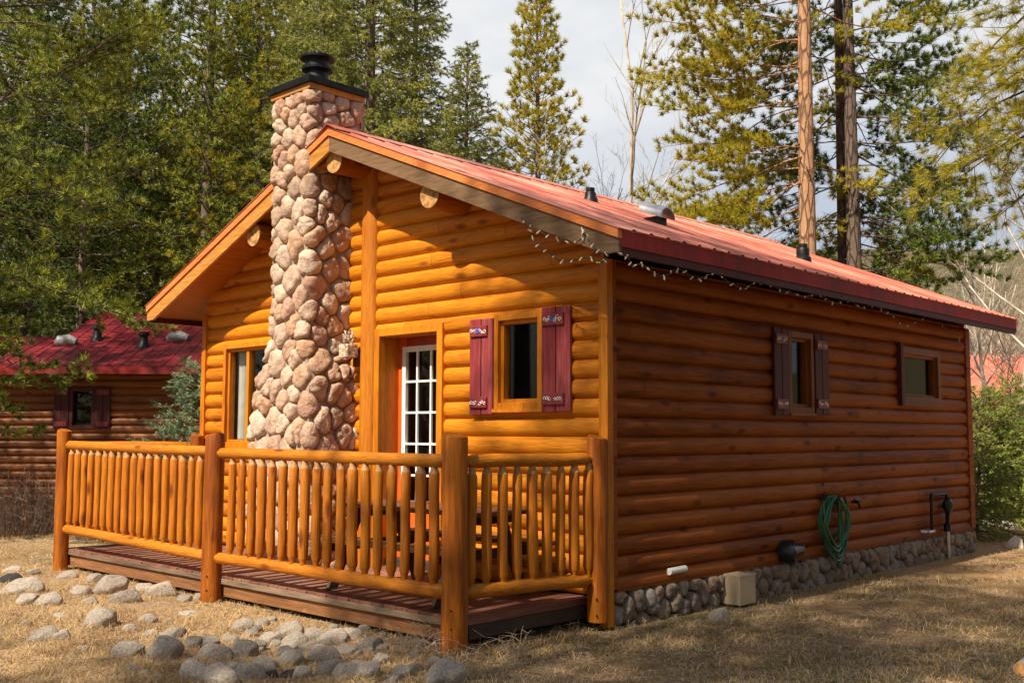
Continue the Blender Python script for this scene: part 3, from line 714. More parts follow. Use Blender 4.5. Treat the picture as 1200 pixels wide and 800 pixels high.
def stones(name, mat, pts, polys, surf, parent, hgt=(.045, .08), seed=0, shrink=.95):
    rr = random.Random(seed); mb = MB(); K = 18
    for (a, b), poly in zip(pts, polys):
        if len(poly) < 3: continue
        cx_ = sum(p[0] for p in poly)/len(poly); cy_ = sum(p[1] for p in poly)/len(poly)
        rad_ = []
        for k in range(K):
            dx, dy = math.cos(2*math.pi*k/K), math.sin(2*math.pi*k/K); best = .4
            for i in range(len(poly)):
                x0_, y0_ = poly[i]; x1_, y1_ = poly[(i+1) % len(poly)]
                ex, ey = x1_-x0_, y1_-y0_; den = dx*ey-dy*ex
                if abs(den) < 1e-9: continue
                t = ((x0_-cx_)*ey-(y0_-cy_)*ex)/den; u = ((x0_-cx_)*dy-(y0_-cy_)*dx)/den
                if t > 0 and -1e-6 <= u <= 1+1e-6: best = min(best, t)
            rad_.append(best)
        for _ in range(1): rad_ = [min(rad_[k]*1.02, (rad_[k-1]+2*rad_[k]+rad_[(k+1) % K])/4) for k in range(K)]
        rm = sum(rad_)/K
        if rm < .018: continue
        h = min(rr.uniform(*hgt), rm*.95); tx, ty = rr.uniform(-.25, .25), rr.uniform(-.25, .25)
        ph = [rr.uniform(0, 6.3) for _ in range(4)]
        def P(r_, k, lift):
            an = 2*math.pi*k/K; q = rad_[k % K]*shrink*r_
            s_, z_ = cx_+q*math.cos(an), cy_+q*math.sin(an)
            l = lift*h*(1+.16*math.sin(5*an+ph[0])*r_+tx*math.cos(an)*r_+ty*math.sin(an)*r_)+.010*math.sin(31*s_+ph[0])*math.sin(27*z_+ph[1])*(lift > 0)+.004*math.sin(70*s_+ph[2])*math.sin(64*z_+ph[3])*(lift > 0)
            return surf(s_, z_, l)
        V = [P(0, 0, 1)]
        rings = [(.45, 1.), (.74, .93), (.9, .72), (.98, .38), (1., -.25)]
        for r_, l in rings: V += [P(r_, k, l) for k in range(K)]
        F = [(0, 1+k, 1+(k+1) % K) for k in range(K)]
        for i in range(len(rings)-1):
            o_ = 1+i*K
            F += [(o_+k, o_+K+k, o_+K+(k+1) % K, o_+(k+1) % K) for k in range(K)]
        mb.add(V, F)
    return obj(name, mb, mat, parent, smooth=True, angle=80)
# chimney: section per height
def chim(z):
    def lerp(tab):
        for (za, a), (zb, b) in zip(tab, tab[1:]):
            if z <= zb: t = max(0, (z-za)/(zb-za)); return a+(b-a)*t
        return tab[-1][1]
    return (lerp([(0, -4.50), (1.6, -4.48), (2.05, -4.40), (2.5, -4.17), (5.4, -4.18)]), lerp([(0, -3.40), (2.15, -3.42), (2.5, -3.545), (5.4, -3.535)]), lerp([(0, -.60), (2.1, -.59), (2.5, -.56), (5.4, -.56)]))
YB = .07
def csurf(s, z, l):
    xl, xr, yf = chim(z); xc = (xl+xr)/2; hw = (xr-xl)/2; rc = .07
    sg = 1 if s >= 0 else -1; a = abs(s)
    # arc length with a rounded corner
    f0 = hw-rc; arc = rc*math.pi/2
    if a < f0: p = (a, 0); n = (0, -1)
    elif a < f0+arc:
        th = (a-f0)/rc; p = (f0+rc*math.sin(th), rc-rc*math.cos(th)); n = (math.sin(th), -math.cos(th))
    else: p = (hw, rc+(a-f0-arc)); n = (1, 0)
    x = xc+sg*p[0]+sg*n[0]*l; y = yf+p[1]+n[1]*l
    return (x, y, z)
chimney = thing('chimney_tmp', '', '') if 0 else None
mb = MB(); zs = [.0, 1.0, 1.6, 2.05, 2.15, 2.5, 3.2, 4.2, 5.215]
for z in zs:
    xl, xr, yf = chim(z); mb.v += [(xl+.004, yf+.004, z), (xr-.004, yf+.004, z), (xr-.004, .12 if z > 3 else .02, z), (xl+.004, .12 if z > 3 else .02, z)]
for i in range(len(zs)-1):
    mb.f += [(4*i+k, 4*i+(k+1) % 4, 4*i+4+(k+1) % 4, 4*i+4+k) for k in range(4)]
mb.f.append((3, 2, 1, 0)); k = 4*(len(zs)-1); mb.f.append((k, k+1, k+2, k+3))
chm = obj('chimney', mb, 'mortar', cabin)
ZC = 5.21
pts = scatter(-1.3, 1.3, .15, ZC, .10, .27, 1.15, 5, lambda s, z: abs(s) < (chim(z)[1]-chim(z)[0])/2+.68)
pts, pol = cells(pts, -1.3, 1.3, .15, ZC, 1.15, 1)
keep = [(p_, q_) for p_, q_ in zip(pts, pol) if abs(p_[0]) < (chim(p_[1])[1]-chim(p_[1])[0])/2+.60]
stones('chimney_stones', 'stone', [k_[0] for k_ in keep], [k_[1] for k_ in keep], csurf, chm, (.038, .07), 3, .955)
# hidden back of the chimney above the roof also gets stones
def bsurf(s, z, l): return (-3.86+s, .12+l, z)
pts = scatter(-.34, .34, 4.3, ZC, .085, .14, 1.1, 8); pts, pol = cells(pts, -.34, .34, 4.3, ZC, 1.1)
stones('chimney_stones', 'stone', pts, pol, bsurf, chm, (.03, .06), 4)
mb = MB(); mb.box(-4.215, -3.50, -.60, .13, 5.205, 5.268); obj('cap_board', mb, 'rake_l', chm, bevel=.004)
mb = MB(); mb.box(-4.25, -3.465, -.635, .165, 5.268, 5.335)
mb.add([(-4.25, -.635, 5.335), (-3.465, -.635, 5.335), (-3.465, .165, 5.335), (-4.25, .165, 5.335), (-3.98, -.36, 5.37), (-3.73, -.36, 5.37), (-3.73, -.1, 5.37), (-3.98, -.1, 5.37)],
       [(0, 1, 5, 4), (1, 2, 6, 5), (2, 3, 7, 6), (3, 0, 4, 7), (4, 5, 6, 7)])
obj('chimney_cap', mb, 'metal_black', chm)
mb = MB(); mb.lathe((-3.855, -.25, 5.30), [(.14, 0), (.14, .05), (.13, .16), (.125, .22), (.14, .235), (.17, .25), (.172, .275), (.14, .28), (.138, .34), (.15, .355), (.19, .375), (.192, .40), (.16, .405), (.02, .41)], 32)
obj('flue_pipe', mb, 'metal_black', chm, smooth=True)

# foundation
mb = MB(); mb.box(-6.38, .0, .06, LEN, -.3, .31); found = obj('foundation', mb, 'mortar_dark', cabin)
mb = MB(); mb.box(.0, .035, .07, LEN+.03, .268, .312); obj('base_board', mb, 'log_side_shaded', cabin, bevel=.004)
pts = scatter(.02, LEN+.06, -.16, .27, .085, .155, 1.35, 21); pts, pol = cells(pts, .02, LEN+.06, -.2, .275, 1.35, 1)
stones('foundation_stones', 'stone_dark', pts, pol, lambda s, z, l: (.004+l, s, z), found, (.05, .085), 9, .94)
# wall mounted small things on the long side
mb = MB(); p = onX(795, 668, .05)
mb.tube([(-.02, p.y+.16, p.z), (.13, p.y+.0, p.z-.0)], .026, 14); mb2 = MB(); mb2.tube([(.06, p.y-.16, p.z+.005), (.06, p.y+.09, p.z+.01)], .03, 16)
obj('drain_pipe', mb2, 'pvc', cabin, smooth=True)
p0, p1 = onX(1091, 580, .1), onX(1111, 580, .1)
mb = MB(); zt = p0.z-.02
mb.tube([(.0, p0.y, .36), (.1, p0.y, .37), (.1, p0.y, zt), (.1, p0.y+.02, zt+.02), (.1, p1.y-.08, zt+.02), (.1, p1.y-.06, zt), (.1, p1.y-.06, .3)], .02, 10)
gp = obj('gas_pipe', mb, 'metal_black', cabin, smooth=True)
mb = MB(); c = Vector((.12, p1.y-.06, .66)); mb.tube([c+Vector((-.06, 0, 0)), c+Vector((-.02, 0, 0)), c+Vector((.0, 0, 0)), c+Vector((.03, 0, 0)), c+Vector((.06, 0, 0))], [.05, .09, .1, .09, .03], 20)
mb.tube([c+Vector((0, -.01, -.09)), c+Vector((0, -.01, .1))], .035, 12); mb.tube([c+Vector((0, 0, -.01)), c+Vector((0, .15, .0))], [.04, .03], 12)
mb.tube([c+Vector((-.02, 0, -.33)), c+Vector((-.02, 0, -.24)), c+Vector((-.01, 0, -.22)), c+Vector((-.0, 0, -.05))], [.045, .045, .022, .022], 12); mb.tube([c+Vector((-.02, -.06, -.27)), c+Vector((-.02, .06, -.27))], .018, 8)
obj('gas_regulator', mb, 'metal_black', gp, smooth=True)
mb = MB(); mb.tube([(.1, p1.y-.06, .38), (.1, p1.y-.04, -.1)], .026, 12); obj('riser_pipe', mb, 'chrome', gp, smooth=True)
mb = MB(); mb.tube([(.02, p0.y-.16, .36), (.12, p0.y-.12, .36)], .035, 10); mb.tube([(.1, p0.y-.16, .36), (.1, p0.y+.05, .36)], .022, 10); obj('valve', mb, 'chrome', gp, smooth=True)
# garden tap
mb = MB(); p = onX(1000, 588, .06); mb.tube([(-.0, p.y, p.z), (.12, p.y, p.z)], .014, 8); mb.tube([(.1, p.y-.06, p.z+.03), (.1, p.y+.12, p.z+.01)], .012, 8); mb.tube([(.12, p.y, p.z), (.13, p.y+.02, p.z-.07)], .013, 8)
obj('garden_tap', mb, 'metal_black', cabin, smooth=True)

# ---- garden hose (hangs on a holder)
hc = onX(975, 612, .10); rr = random.Random(4)
pts = []
turns = 8
for t in range(turns):
    w = rr.uniform(.20, .27)*(.95 if t % 2 else 1); h = rr.uniform(.25, .33); oy = rr.uniform(-.04, .06); dr_ = rr.uniform(0, .10)
    for k in range(20):
        a = math.pi/2+2*math.pi*k/20
        z = hc.z+.28-h+h*math.sin(a)-dr_*(1-math.sin(a))/2
        pts.append((.075+.012*t+.02*math.cos(3*a+t), hc.y+oy+w*math.cos(a), z))
mb = MB()
mb.tube(pts, .0125, 8)
hose = thing('garden_hose', 'green coiled garden hose hanging on the shaded log wall', 'hose', (.1, hc.y, hc.z-.3))
obj('hose_coil', mb, 'hose', hose, smooth=True)
mb = MB(); e = [(.13, hc.y-.12, hc.z-.1), (.16, hc.y-.02, hc.z-.35), (.13, hc.y+.06, hc.z-.47), (.14, hc.y+.2, hc.z-.3), (.12, hc.y+.32, hc.z-.15), (.13, hc.y+.36, hc.z+.05), (.13, hc.y+.28, hc.z+.2)]
mb.tube(e, .0115, 8); obj('loose_end', mb, 'hose', hose, smooth=True)
mb = MB(); mb.tube([(.13, hc.y+.28, hc.z+.2), (.13, hc.y+.24, hc.z+.27)], [.017, .014], 8); obj('nozzle', mb, 'plastic_black', hose, smooth=True)
mb = MB(); mb.tube([(.03, hc.y-.06, hc.z+.42), (.05, hc.y-.05, hc.z+.27), (.18, hc.y-.02, hc.z+.25), (.2, hc.y-.02, hc.z+.29)], .012, 8); mb.tube([(.04, hc.y-.15, hc.z+.25), (.14, hc.y, hc.z+.27), (.04, hc.y+.15, hc.z+.25)], .014, 8)
obj('hose_hook', mb, 'metal_black', hose, smooth=True)
# floodlight and meter box
p = onX(930, 645, .1)
fl = thing('floodlight', 'black round floodlight low on the shaded log wall', 'floodlight', (.05, p.y, p.z))
mb = MB(); mb.tube([(.04, p.y-.14, p.z), (.13, p.y-.12, p.z), (.17, p.y-.1, p.z)], [.11, .125, .12], 24); obj('lamp_shade', mb, 'plastic_black', fl, smooth=True)
mb = MB(); mb.tube([(.1, p.y-.1, p.z), (.1, p.y+.12, p.z+.0), (.08, p.y+.22, p.z+.02)], [.08, .06, .035], 14); obj('housing', mb, 'plastic_black', fl, smooth=True)
p = onX(873, 690, .2)
bx = thing('utility_box', 'beige metal utility box against the stone foundation', 'box', (.1, p.y, .0))
mb = MB(); mb.box(.05, .24, p.y-.15, p.y+.13, -.0, .27); obj('box_body', mb, 'beige', bx, bevel=.01)
mb = MB(); mb.box(.06, .242, p.y-.152, p.y+.135, .255, .28); obj('lid', mb, 'beige', bx, bevel=.005)
mb = MB(); mb.tube([(.14, p.y-.02, .0), (.14, p.y-.02, -.1)], .05, 12); mb.tube([(.12, p.y+.08, .0), (.13, p.y+.08, -.1)], .03, 10); obj('conduit', mb, 'plastic_black', bx)

# ---- string lights
lights = thing('string_lights', 'white bulb string lights drooping along the roof edge', 'string lights', (.5, -.5, 2.95))
A1 = [onY(x, y, -.575) for x, y in ((611, 256), (619, 268), (624, 278), (632, 289), (643, 296), (655, 305), (668, 306), (681, 303), (695, 303), (703, 309), (712, 300))]
A2 = [onY(x, y, -.58) for x, y in ((619, 262), (630, 270), (642, 276), (655, 280), (668, 284), (680, 281), (684, 272), (682, 268), (690, 279), (697, 290), (706, 296), (716, 297))]
B = [(722, 296), (735, 300), (741, 311), (752, 309), (762, 317), (778, 324), (790, 316), (803, 318), (815, 328), (828, 323), (840, 321), (858, 333), (872, 338), (884, 331), (898, 332), (914, 339), (928, 343), (943, 347), (956, 344), (968, 350), (980, 355), (994, 351), (1008, 360), (1022, 358), (1037, 364), (1047, 371), (1058, 381), (1072, 378), (1086, 371), (1096, 372), (1108, 385), (1118, 393), (1126, 399)]
A3 = []
for i, (x, y) in enumerate(B):
    t = i/(len(B)-1); A3.append(onX(x, y, .57-.1*t if t < .85 else .485-(t-.85)/.15*.41))
def catm(P, n=6):
    out = []
    for i in range(len(P)-1):
        p0_, p1_, p2_, p3_ = P[max(i-1, 0)], P[i], P[i+1], P[min(i+2, len(P)-1)]
        for k in range(n):
            t = k/n; out.append(.5*((2*p1_)+(p2_-p0_)*t+(2*p0_-5*p1_+4*p2_-p3_)*t*t+(3*p1_-p0_-3*p2_+p3_)*t**3))
    return out+[P[-1]]
bulb0 = None
LC = lights.location
nb = 0
for path, step in ((A1, 5), (A2, 5), (A3, 4)):
    pp = catm(path); mb = MB(); mb.tube(pp, .0045, 5); obj('light_cable', mb, 'cable', lights)
    for i in range(2, len(pp)-1, step):
        if nb >= 96: break
        nb += 1
        if bulb0 is None:
            mb = MB(); mb.tube([(0, 0, .012), (0, 0, 0)], .006, 6); mb.lathe((0, 0, -.034), [(.001, 0), (.006, .006), (.0085, .018), (.007, .03), (.004, .034)], 8)
            me = bpy.data.meshes.new('bulb'); me.from_pydata(mb.v, [], mb.f); me.materials.append(M['bulb']); me.polygons.foreach_set('use_smooth', [True]*len(me.polygons))
            o = bulb0 = bpy.data.objects.new('bulb', me)
        else: o = bulb0.copy()
        COL.objects.link(o); o.parent = lights; o.location = pp[i]-LC; o.rotation_euler = (R.uniform(-1.2, 1.2), R.uniform(-1.2, 1.2), 0)

# ================================================================== THE DECK
deck = thing('porch_deck', 'low wooden deck with peeled pole railing along the cabin front', 'deck', (-3.5, -.8, 0))
mb = MB(); x = -6.98; rr = random.Random(3)
while x < -.2:
    w = .138; f_ = rr.uniform(-.008, .008); zz = rr.uniform(-.002, .002)
    mb.box(x, min(x+w, -.17), -1.5+f_, -.0, .168+zz, .222+zz); x += w+.009
obj('deck_boards', mb, 'deck', deck, bevel=.003)
mb = MB(); mb.box(-6.95, -.22, -1.478, -1.44, .03, .166); obj('front_beam', mb, 'deck_beam', deck, bevel=.004)
mb = MB(); mb.box(-6.96, -3.62, -1.507, -1.481, .158, .203); mb.box(-3.60, -.2, -1.509, -1.4815, .150, .200); obj('edge_board', mb, 'deck_edge', deck, bevel=.004)
mb = MB(); mb.box(-.218, -.175, -1.44, -.02, .06, .166); obj('side_beam', mb, 'beam_dark', deck, bevel=.004)
mb = MB(); mb.box(-6.95, -6.91, -1.44, -.02, .03, .166); obj('side_beam', mb, 'beam_dark', deck)
for x in (-6.7, -5.0, -3.4, -1.8): 
    mb = MB(); mb.box(x-.07, x+.07, -1.42, -1.28, -.2, .165); obj('support_block', mb, 'beam_dark', deck)
def post(x, y, z0, z1, r_, lean=(0, 0), nm='post'):
    mb = MB(); n = 7; pts = []; rd = []
    for i in range(n):
        t = i/(n-1); pts.append((x+lean[0]*t+.004*math.sin(5*t+x), y+lean[1]*t, z0+(z1-z0-.012)*t)); rd.append(r_*(1.03-.05*t)*(1+.012*math.sin(9*t+x*3)))
    pts.append((x+lean[0], y+lean[1], z1)); rd.append(r_*.9)
    mb.tube(pts, rd, 22); return obj(nm, mb, 'pole', deck, smooth=True, angle=35)
PC = (-.21, -1.56); PM = (-3.575, -1.56); PL = (-6.90, -1.56); P0 = (.0, -.15); PB = (-6.38, -.14)
post(*PC, -.05, 1.566, .097); post(*PM, -.05, 1.553, .095); post(*PL, -.05, 1.60, .082, (-.03, 0)); post(*P0, .06, 1.55, .085); post(*PB, .2, 1.545, .082)
# bolts near the foot of the posts
mb = MB()
for (x, y), z in ((PC, .17), (PM, .10), (P0, .12)):
    for dz in (0, .13):
        q = Vector((x, y, z+dz)); dirv = Vector((.55, -.83, 0)); mb.tube([q+dirv*.088, q+dirv*.103], .008, 8)
obj('bolts', mb, 'metal_black', deck)
def pole(mb, a, b, r_, seg=12, wob=.004, taper=.06, seed=0):
    """peeled pole with whittled ends"""
    a, b = Vector(a), Vector(b); L_ = (b-a).length; d = (b-a)/L_; rr = random.Random(seed); per_ = d.orthogonal().normalized(); p2 = d.cross(per_)
    pts = [a, a+d*taper*.6, a+d*taper*.85, a+d*taper*1.1]; rd = [r_*.62, r_*.66, r_*.86, r_*1.0]; n = 5
    ph = rr.uniform(0, 6)
    for i in range(1, n): t = i/n; pts.append(a+d*(taper+(L_-2*taper)*t)+per_*wob*math.sin(3*t+ph)+p2*wob*math.cos(4*t+ph)); rd.append(r_*(1+rr.uniform(-.04, .04)))
    pts += [b-d*taper*1.1, b-d*taper*.85, b-d*taper*.6, b]; rd += [r_*1.0, r_*.86, r_*.66, r_*.6]
    mb.tube(pts, rd, seg)
def section(A, B, ztop, zbot, n, u0, u1, label, seed):
    """A, B post centres. rails + balusters between"""
    A_, B_ = Vector((*A, 0)), Vector((*B, 0)); d = (B_-A_).normalized()
    a, b = A_+d*.085, B_-d*.085
    mb = MB(); pole(mb, a+Vector((0, 0, ztop[0])), b+Vector((0, 0, ztop[1])), .052, 16, .005, .05, seed)
    horizontal = 'pole_x' if abs(d.x) > abs(d.y) else 'pole_y'
    sec = obj('railing', mb, horizontal, deck, smooth=True); sec['label'] = label
    mb = MB(); pole(mb, a+Vector((0, 0, zbot[0])), b+Vector((0, 0, zbot[1])), .054, 16, .006, .05, seed+1); obj('bottom_rail', mb, horizontal, sec, smooth=True)
    rr = random.Random(seed)
    for i in range(n):
        t = u0+(u1-u0)*i/(n-1); q = A_+(B_-A_)*t
        zt, zb = ztop[0]+(ztop[1]-ztop[0])*t, zbot[0]+(zbot[1]-zbot[0])*t
        mb = MB(); r_ = rr.uniform(.038, .045)
        pole(mb, q+Vector((rr.uniform(-.006, .006), rr.uniform(-.006, .006), zb+.03)), q+Vector((rr.uniform(-.006, .006), 0, zt-.03)), r_, 12, .005, rr.uniform(.06, .085), rr.random()*999)
        bo = obj('baluster', mb, 'pole', sec, smooth=True); bo.data.materials.append(M['shaved'])
        for pg in bo.data.polygons:
            if pg.center.z > zt-.10: pg.material_index = 1
X2 = lambda x: (x-PM[0])/(PC[0]-PM[0])
section(PM, PC, (1.385, 1.375), (.40, .41), 18, X2(-3.255), X2(-.435), 'front railing section nearest the corner', 31)
X1 = lambda x: (x-PL[0])/(PM[0]-PL[0])
section(PL, PM, (1.43, 1.40), (.46, .40), 18, X1(-6.70), X1(-3.83), 'front railing section at the left', 51)
section(PC, P0, (1.37, 1.375), (.41, .395), 9, .105, .93, 'short side railing in shade', 71)
section(PL, PB, (1.42, 1.41), (.43, .40), 8, .12, .88, 'far end railing', 91)
# ---- picnic table on the deck
pt = thing('picnic_table', 'brown wooden picnic table standing on the deck', 'picnic table', (-1.32, -.80, .222))
zf = .222
mb = MB()
for k in range(5): mb.box(-2.22, -.42, -1.13+k*.135, -1.13+k*.135+.127, zf+.70, zf+.74)
obj('tabletop', mb, 'grey_wood', pt, bevel=.004)
for y in (-1.42, -.42):
    mb = MB(); mb.box(-2.22, -.42, y, y+.125, zf+.42, zf+.457); mb.box(-2.22, -.42, y+.135, y+.25, zf+.42, zf+.457); obj('bench', mb, 'grey_wood', pt, bevel=.004)
for x in (-2.02, -.66):
    mb = MB(); mb.box(x, x+.04, -1.40, -.2, zf+.34, zf+.419); mb.box(x, x+.04, -1.11, -.5, zf+.62, zf+.699); obj('cross_brace', mb, 'beam_dark', pt)
    for s in (-1, 1):
        mb = MB(); yc = -.80; mb.add([(x-.045+dx, yc+s*dy, z) for z, o_ in ((zf, .50), (zf+.69, .2)) for dx in (0, .04) for dy in (o_-.05, o_+.05)], [(0, 1, 3, 2), (4, 6, 7, 5), (0, 4, 5, 1), (2, 3, 7, 6), (0, 2, 6, 4), (1, 5, 7, 3)]); obj('leg', mb, 'beam_dark', pt)
#PART3
# ================================================================== GROUND
def gz(x, y):
    """ground height: flat round the cabin, gentle bumps, rising to wooded slopes far behind"""
    x = np.asarray(x, float); y = np.asarray(y, float)
    dx, dy = x-CAM.x, y-CAM.y; dep = dx*fw.x+dy*fw.y; lat = dx*rt.x+dy*rt.y
    b = .018*np.sin(1.9*x+.6*y)*np.sin(1.4*y-.5*x)+.012*np.sin(4.1*x+1)*np.sin(3.7*y)
    inside = (x > -7.1) & (x < .4) & (y > -1.7) & (y < 8.2)
    b = np.where(inside, -.02, b-.012)
    h = np.clip(dep-48, 0, None); h = .0016*h**2/(1+.004*h)
    return b+h*(.6+.4*np.tanh((lat+10)/25))
n_ = 230
ta = np.linspace(-1, 1, n_); gxs = CAM.x-2+np.sign(ta)*(np.abs(ta)**3.2*900+np.abs(ta)*16); gys = CAM.y+4+np.sign(ta)*(np.abs(ta)**3.2*900+np.abs(ta)*16)
GX, GY = np.meshgrid(gxs, gys); V = np.stack([GX, GY, np.minimum(gz(GX, GY), 60)], -1).reshape(-1, 3)
ii = np.arange(n_*n_).reshape(n_, n_); F = np.stack([ii[:-1, :-1], ii[:-1, 1:], ii[1:, 1:], ii[1:, :-1]], -1).reshape(-1, 4)
g = npmesh('ground', V, F, 'ground', None, True); g['kind'] = 'structure'

# ================================================================== CABINS BEHIND
def G(lat, dep, z=0): return Vector((CAM.x+fw.x*dep+rt.x*lat, CAM.y+fw.y*dep+rt.y*lat, z))
def far_cabin(name_label, lat, dep, xl, xr, wall_mat, roof_mat_, rise, win=None, wing=None, vents=(), d_half=4.2, ez=2.97):
    t = thing('log_cabin', name_label, 'cabin', G(lat, dep), local=True); t.rotation_euler = (0, 0, -YAW)
    log_wall('front_wall', wall_mat, lambda u, d, z: (u, -d, z), xl, xr, .1, ez+.05, [win] if win else [], t, False, 12)
    # gable walls, back wall
    ridge = d_half-.6
    mb = MB(); mb.add([(xl, 0, 0), (xr, 0, 0), (xr, 2*ridge, 0), (xl, 2*ridge, 0), (xl, 0, ez), (xr, 0, ez), (xr, 2*ridge, ez), (xl, 2*ridge, ez), (xl, ridge, ez+rise-.3), (xr, ridge, ez+rise-.3)],
                      [(0, 4, 8, 7, 3), (1, 2, 6, 9, 5), (2, 3, 7, 6)]); obj('gable_wall', mb, wall_mat, t)
    def roofpart(a, b, e0, e1, zr, zl):
        mb = MB(); n = 2+int((b-a)/.3)
        for i in range(n):
            u = a+(b-a)*i/(n-1)
            for du, dz in ((0, 0), (.02, .022), (.05, .022), (.07, 0)):
                mb.v += [(u+du, e0, zl+dz), (u+du, (e0+e1)/2, zr+dz), (u+du, e1, zl+dz)]
        k = 4*n
        for i in range(k-1):
            mb.f += [(3*i, 3*i+3, 3*i+4, 3*i+1), (3*i+1, 3*i+4, 3*i+5, 3*i+2)]
        r_ = obj('roof', mb, roof_mat_, t); s = r_.modifiers.new('thick', 'SOLIDIFY'); s.thickness = .06; s.offset = -1
        mb = MB(); mb.box(a, b, e0-.01, e0+.03, zl-.16, zl-.01); obj('fascia', mb, 'fascia', r_)
        return r_
    r_ = roofpart(xl-.5, xr+.5, -.6, 2*ridge+.6, ez+rise, ez)
    if wing:
        wl_, wr_, wz = wing
        log_wall('wing_wall', wall_mat, lambda u, d, z: (u, .0-d, z), wl_, wr_, .1, ez+.05, [], t, False, 14)
        roofpart(wl_-.4, wr_, -.55, 5.0, wz, ez-.02)
    for u, v, kind in vents:
        z = ez+rise*(v+.6)/(ridge+.6)
        mb = MB()
        if kind == 'hood':
            mb.tube([(u-.22, v, z+.02), (u-.16, v, z+.07), (u+.05, v+.02, z+.10), (u+.22, v+.03, z+.05)], [.08, .14, .15, .10], 12)
            obj('roof_hood', mb, 'hood_grey', r_, smooth=True)
        else:
            mb.lathe((u, v, z-.06), [(.2, 0), (.1, .12), (.09, .3), (.13, .31), (.12, .38), (.01, .4)], 12); obj('vent_pipe', mb, 'metal_black', r_, smooth=True)
    if win:
        a, b, c, d = win; mb = MB(); ring(mb, lambda u, dd, z: (u, -dd, z), a-.07, b+.07, c-.07, d+.07, .075, -.02, .07); w = obj('window', mb, 'shutter_side', t)
        mb = MB(); mb.box(a, b, .02, .03, c, d); obj('pane', mb, 'glass', w); mb = MB(); mb.box(a-.2, b+.2, .5, .55, c-.2, d+.2); obj('room_panel', mb, 'interior', w)
        for s0 in (a-.40, b+.08):
            mb = MB(); mb.box(s0, s0+.155, -.085, -.05, c-.06, d+.08); mb.box(s0+.165, s0+.32, -.085, -.05, c-.06, d+.08); s = obj('shutter', mb, 'shutter_side', t)
            for zc in (c+.03, d-.03):
                mb = MB(); mb.box(s0+.03, s0+.29, -.1, -.086, zc-.05, zc+.05); obj('bracket', mb, 'bracket', s)
    return t
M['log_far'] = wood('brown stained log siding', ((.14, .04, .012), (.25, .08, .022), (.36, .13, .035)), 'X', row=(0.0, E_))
LA = -9.0
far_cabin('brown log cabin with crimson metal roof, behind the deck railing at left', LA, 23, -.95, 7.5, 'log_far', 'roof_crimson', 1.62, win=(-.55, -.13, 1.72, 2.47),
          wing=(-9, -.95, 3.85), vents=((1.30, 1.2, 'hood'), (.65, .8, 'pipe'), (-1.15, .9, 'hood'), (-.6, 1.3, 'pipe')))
far_cabin('distant cabin with bright orange red roof beyond the bushes at right', 17.5, 34, -1.4, 6, 'log_far', 'roof_orange', 2.0, wing=(-5.2, -1.4, 3.75), ez=2.4)

# ================================================================== TREES
def rnd(rs, n): v = rs.normal(size=(n, 3)); return v/np.linalg.norm(v, axis=1, keepdims=True)
def tufts(Cn, D, rs, n, ln, w, spread, along=0., grav=0.):
    """needle tufts: n thin triangles at each centre, fanned round the direction"""
    Cn = np.repeat(np.asarray(Cn, float), n, 0); D = np.repeat(np.asarray(D, float), n, 0); N_ = len(Cn)
    d = D+spread*rnd(rs, N_); d[:, 2] -= grav; d /= np.linalg.norm(d, axis=1, keepdims=True)
    l = ln*rs.uniform(.65, 1.15, (N_, 1)); b = Cn+D*along*rs.uniform(-.5, .5, (N_, 1))
    s = np.cross(d, rnd(rs, N_)); s /= np.linalg.norm(s, axis=1, keepdims=True)+1e-9
    V = np.empty((N_, 3, 3)); V[:, 0] = b-s*w*.5; V[:, 1] = b+s*w*.5; V[:, 2] = b+d*l
    return V.reshape(-1, 3)
def branch(mb, base, az, L_, el, rs, P, tc_, td_, tk=None):
    """one limb with side twigs; collects tuft centres and directions"""
    dh = np.array([math.cos(az), math.sin(az), 0]); pts = []; n = 6
    dr, upt = P['droop'], P['upturn']; sw = rs.uniform(-.2, .2); wv = rs.uniform(0, 6.28, 2)
    side = np.array([-dh[1], dh[0], 0])
    def pos(t): return base+dh*L_*t*math.cos(el)+side*sw*L_*t*t+np.array([0, 0, L_*(math.sin(el)*t-dr*t*t+upt*t**3)+.03*L_*math.sin(7*t+wv[0])])+side*.025*L_*math.sin(6*t+wv[1])
    for i in range(n+1): pts.append(pos(i/n))
    r0 = P['br']*L_/2+.006
    mb.tube(pts, [r0*(1-.85*i/n)+.002 for i in range(n+1)], 5, caps=False)
    t = P['t0']+rs.uniform(0, .1); s = 1
    while t < 1.0:
        p = pos(t); q = pos(min(t+.02, 1.02)); d = (q-p); d /= np.linalg.norm(d)+1e-9
        lt = (P['tw']*L_*(1.15-t)+.12)*rs.uniform(.6, 1.2); an = s*rs.uniform(.6, 1.15)
        c, sn = math.cos(an), math.sin(an); td = np.array([d[0]*c-d[1]*sn, d[0]*sn+d[1]*c, d[2]+rs.normal(0, P.get('tz', .32))+P['twz']]); td /= np.linalg.norm(td)
        e = p+td*lt; mid = p+td*lt*.5+np.array([0, 0, -.03*lt])
        if lt > .14 and rs.rand() < P.get('twdraw', .7): mb.tube([p, mid, e], [.006*P['twr'], .005*P['twr'], .002*P['twr']], 3, caps=False)
        k = max(1, int(lt/P['gap']))
        for j in range(k):
            f = (j+1)/k
            if f < .25 and k > 2: continue
            tc_.append(p+(e-p)*f); dd = td+np.array([0, 0, P['tuftup']])+rs.normal(size=3)*.35; td_.append(dd/np.linalg.norm(dd))
        t += P['step']/L_*rs.uniform(.7, 1.3); s = -s
    tc_.append(pos(1)); dd = d+np.array([0, 0, P['tuftup']]); td_.append(dd/np.linalg.norm(dd))
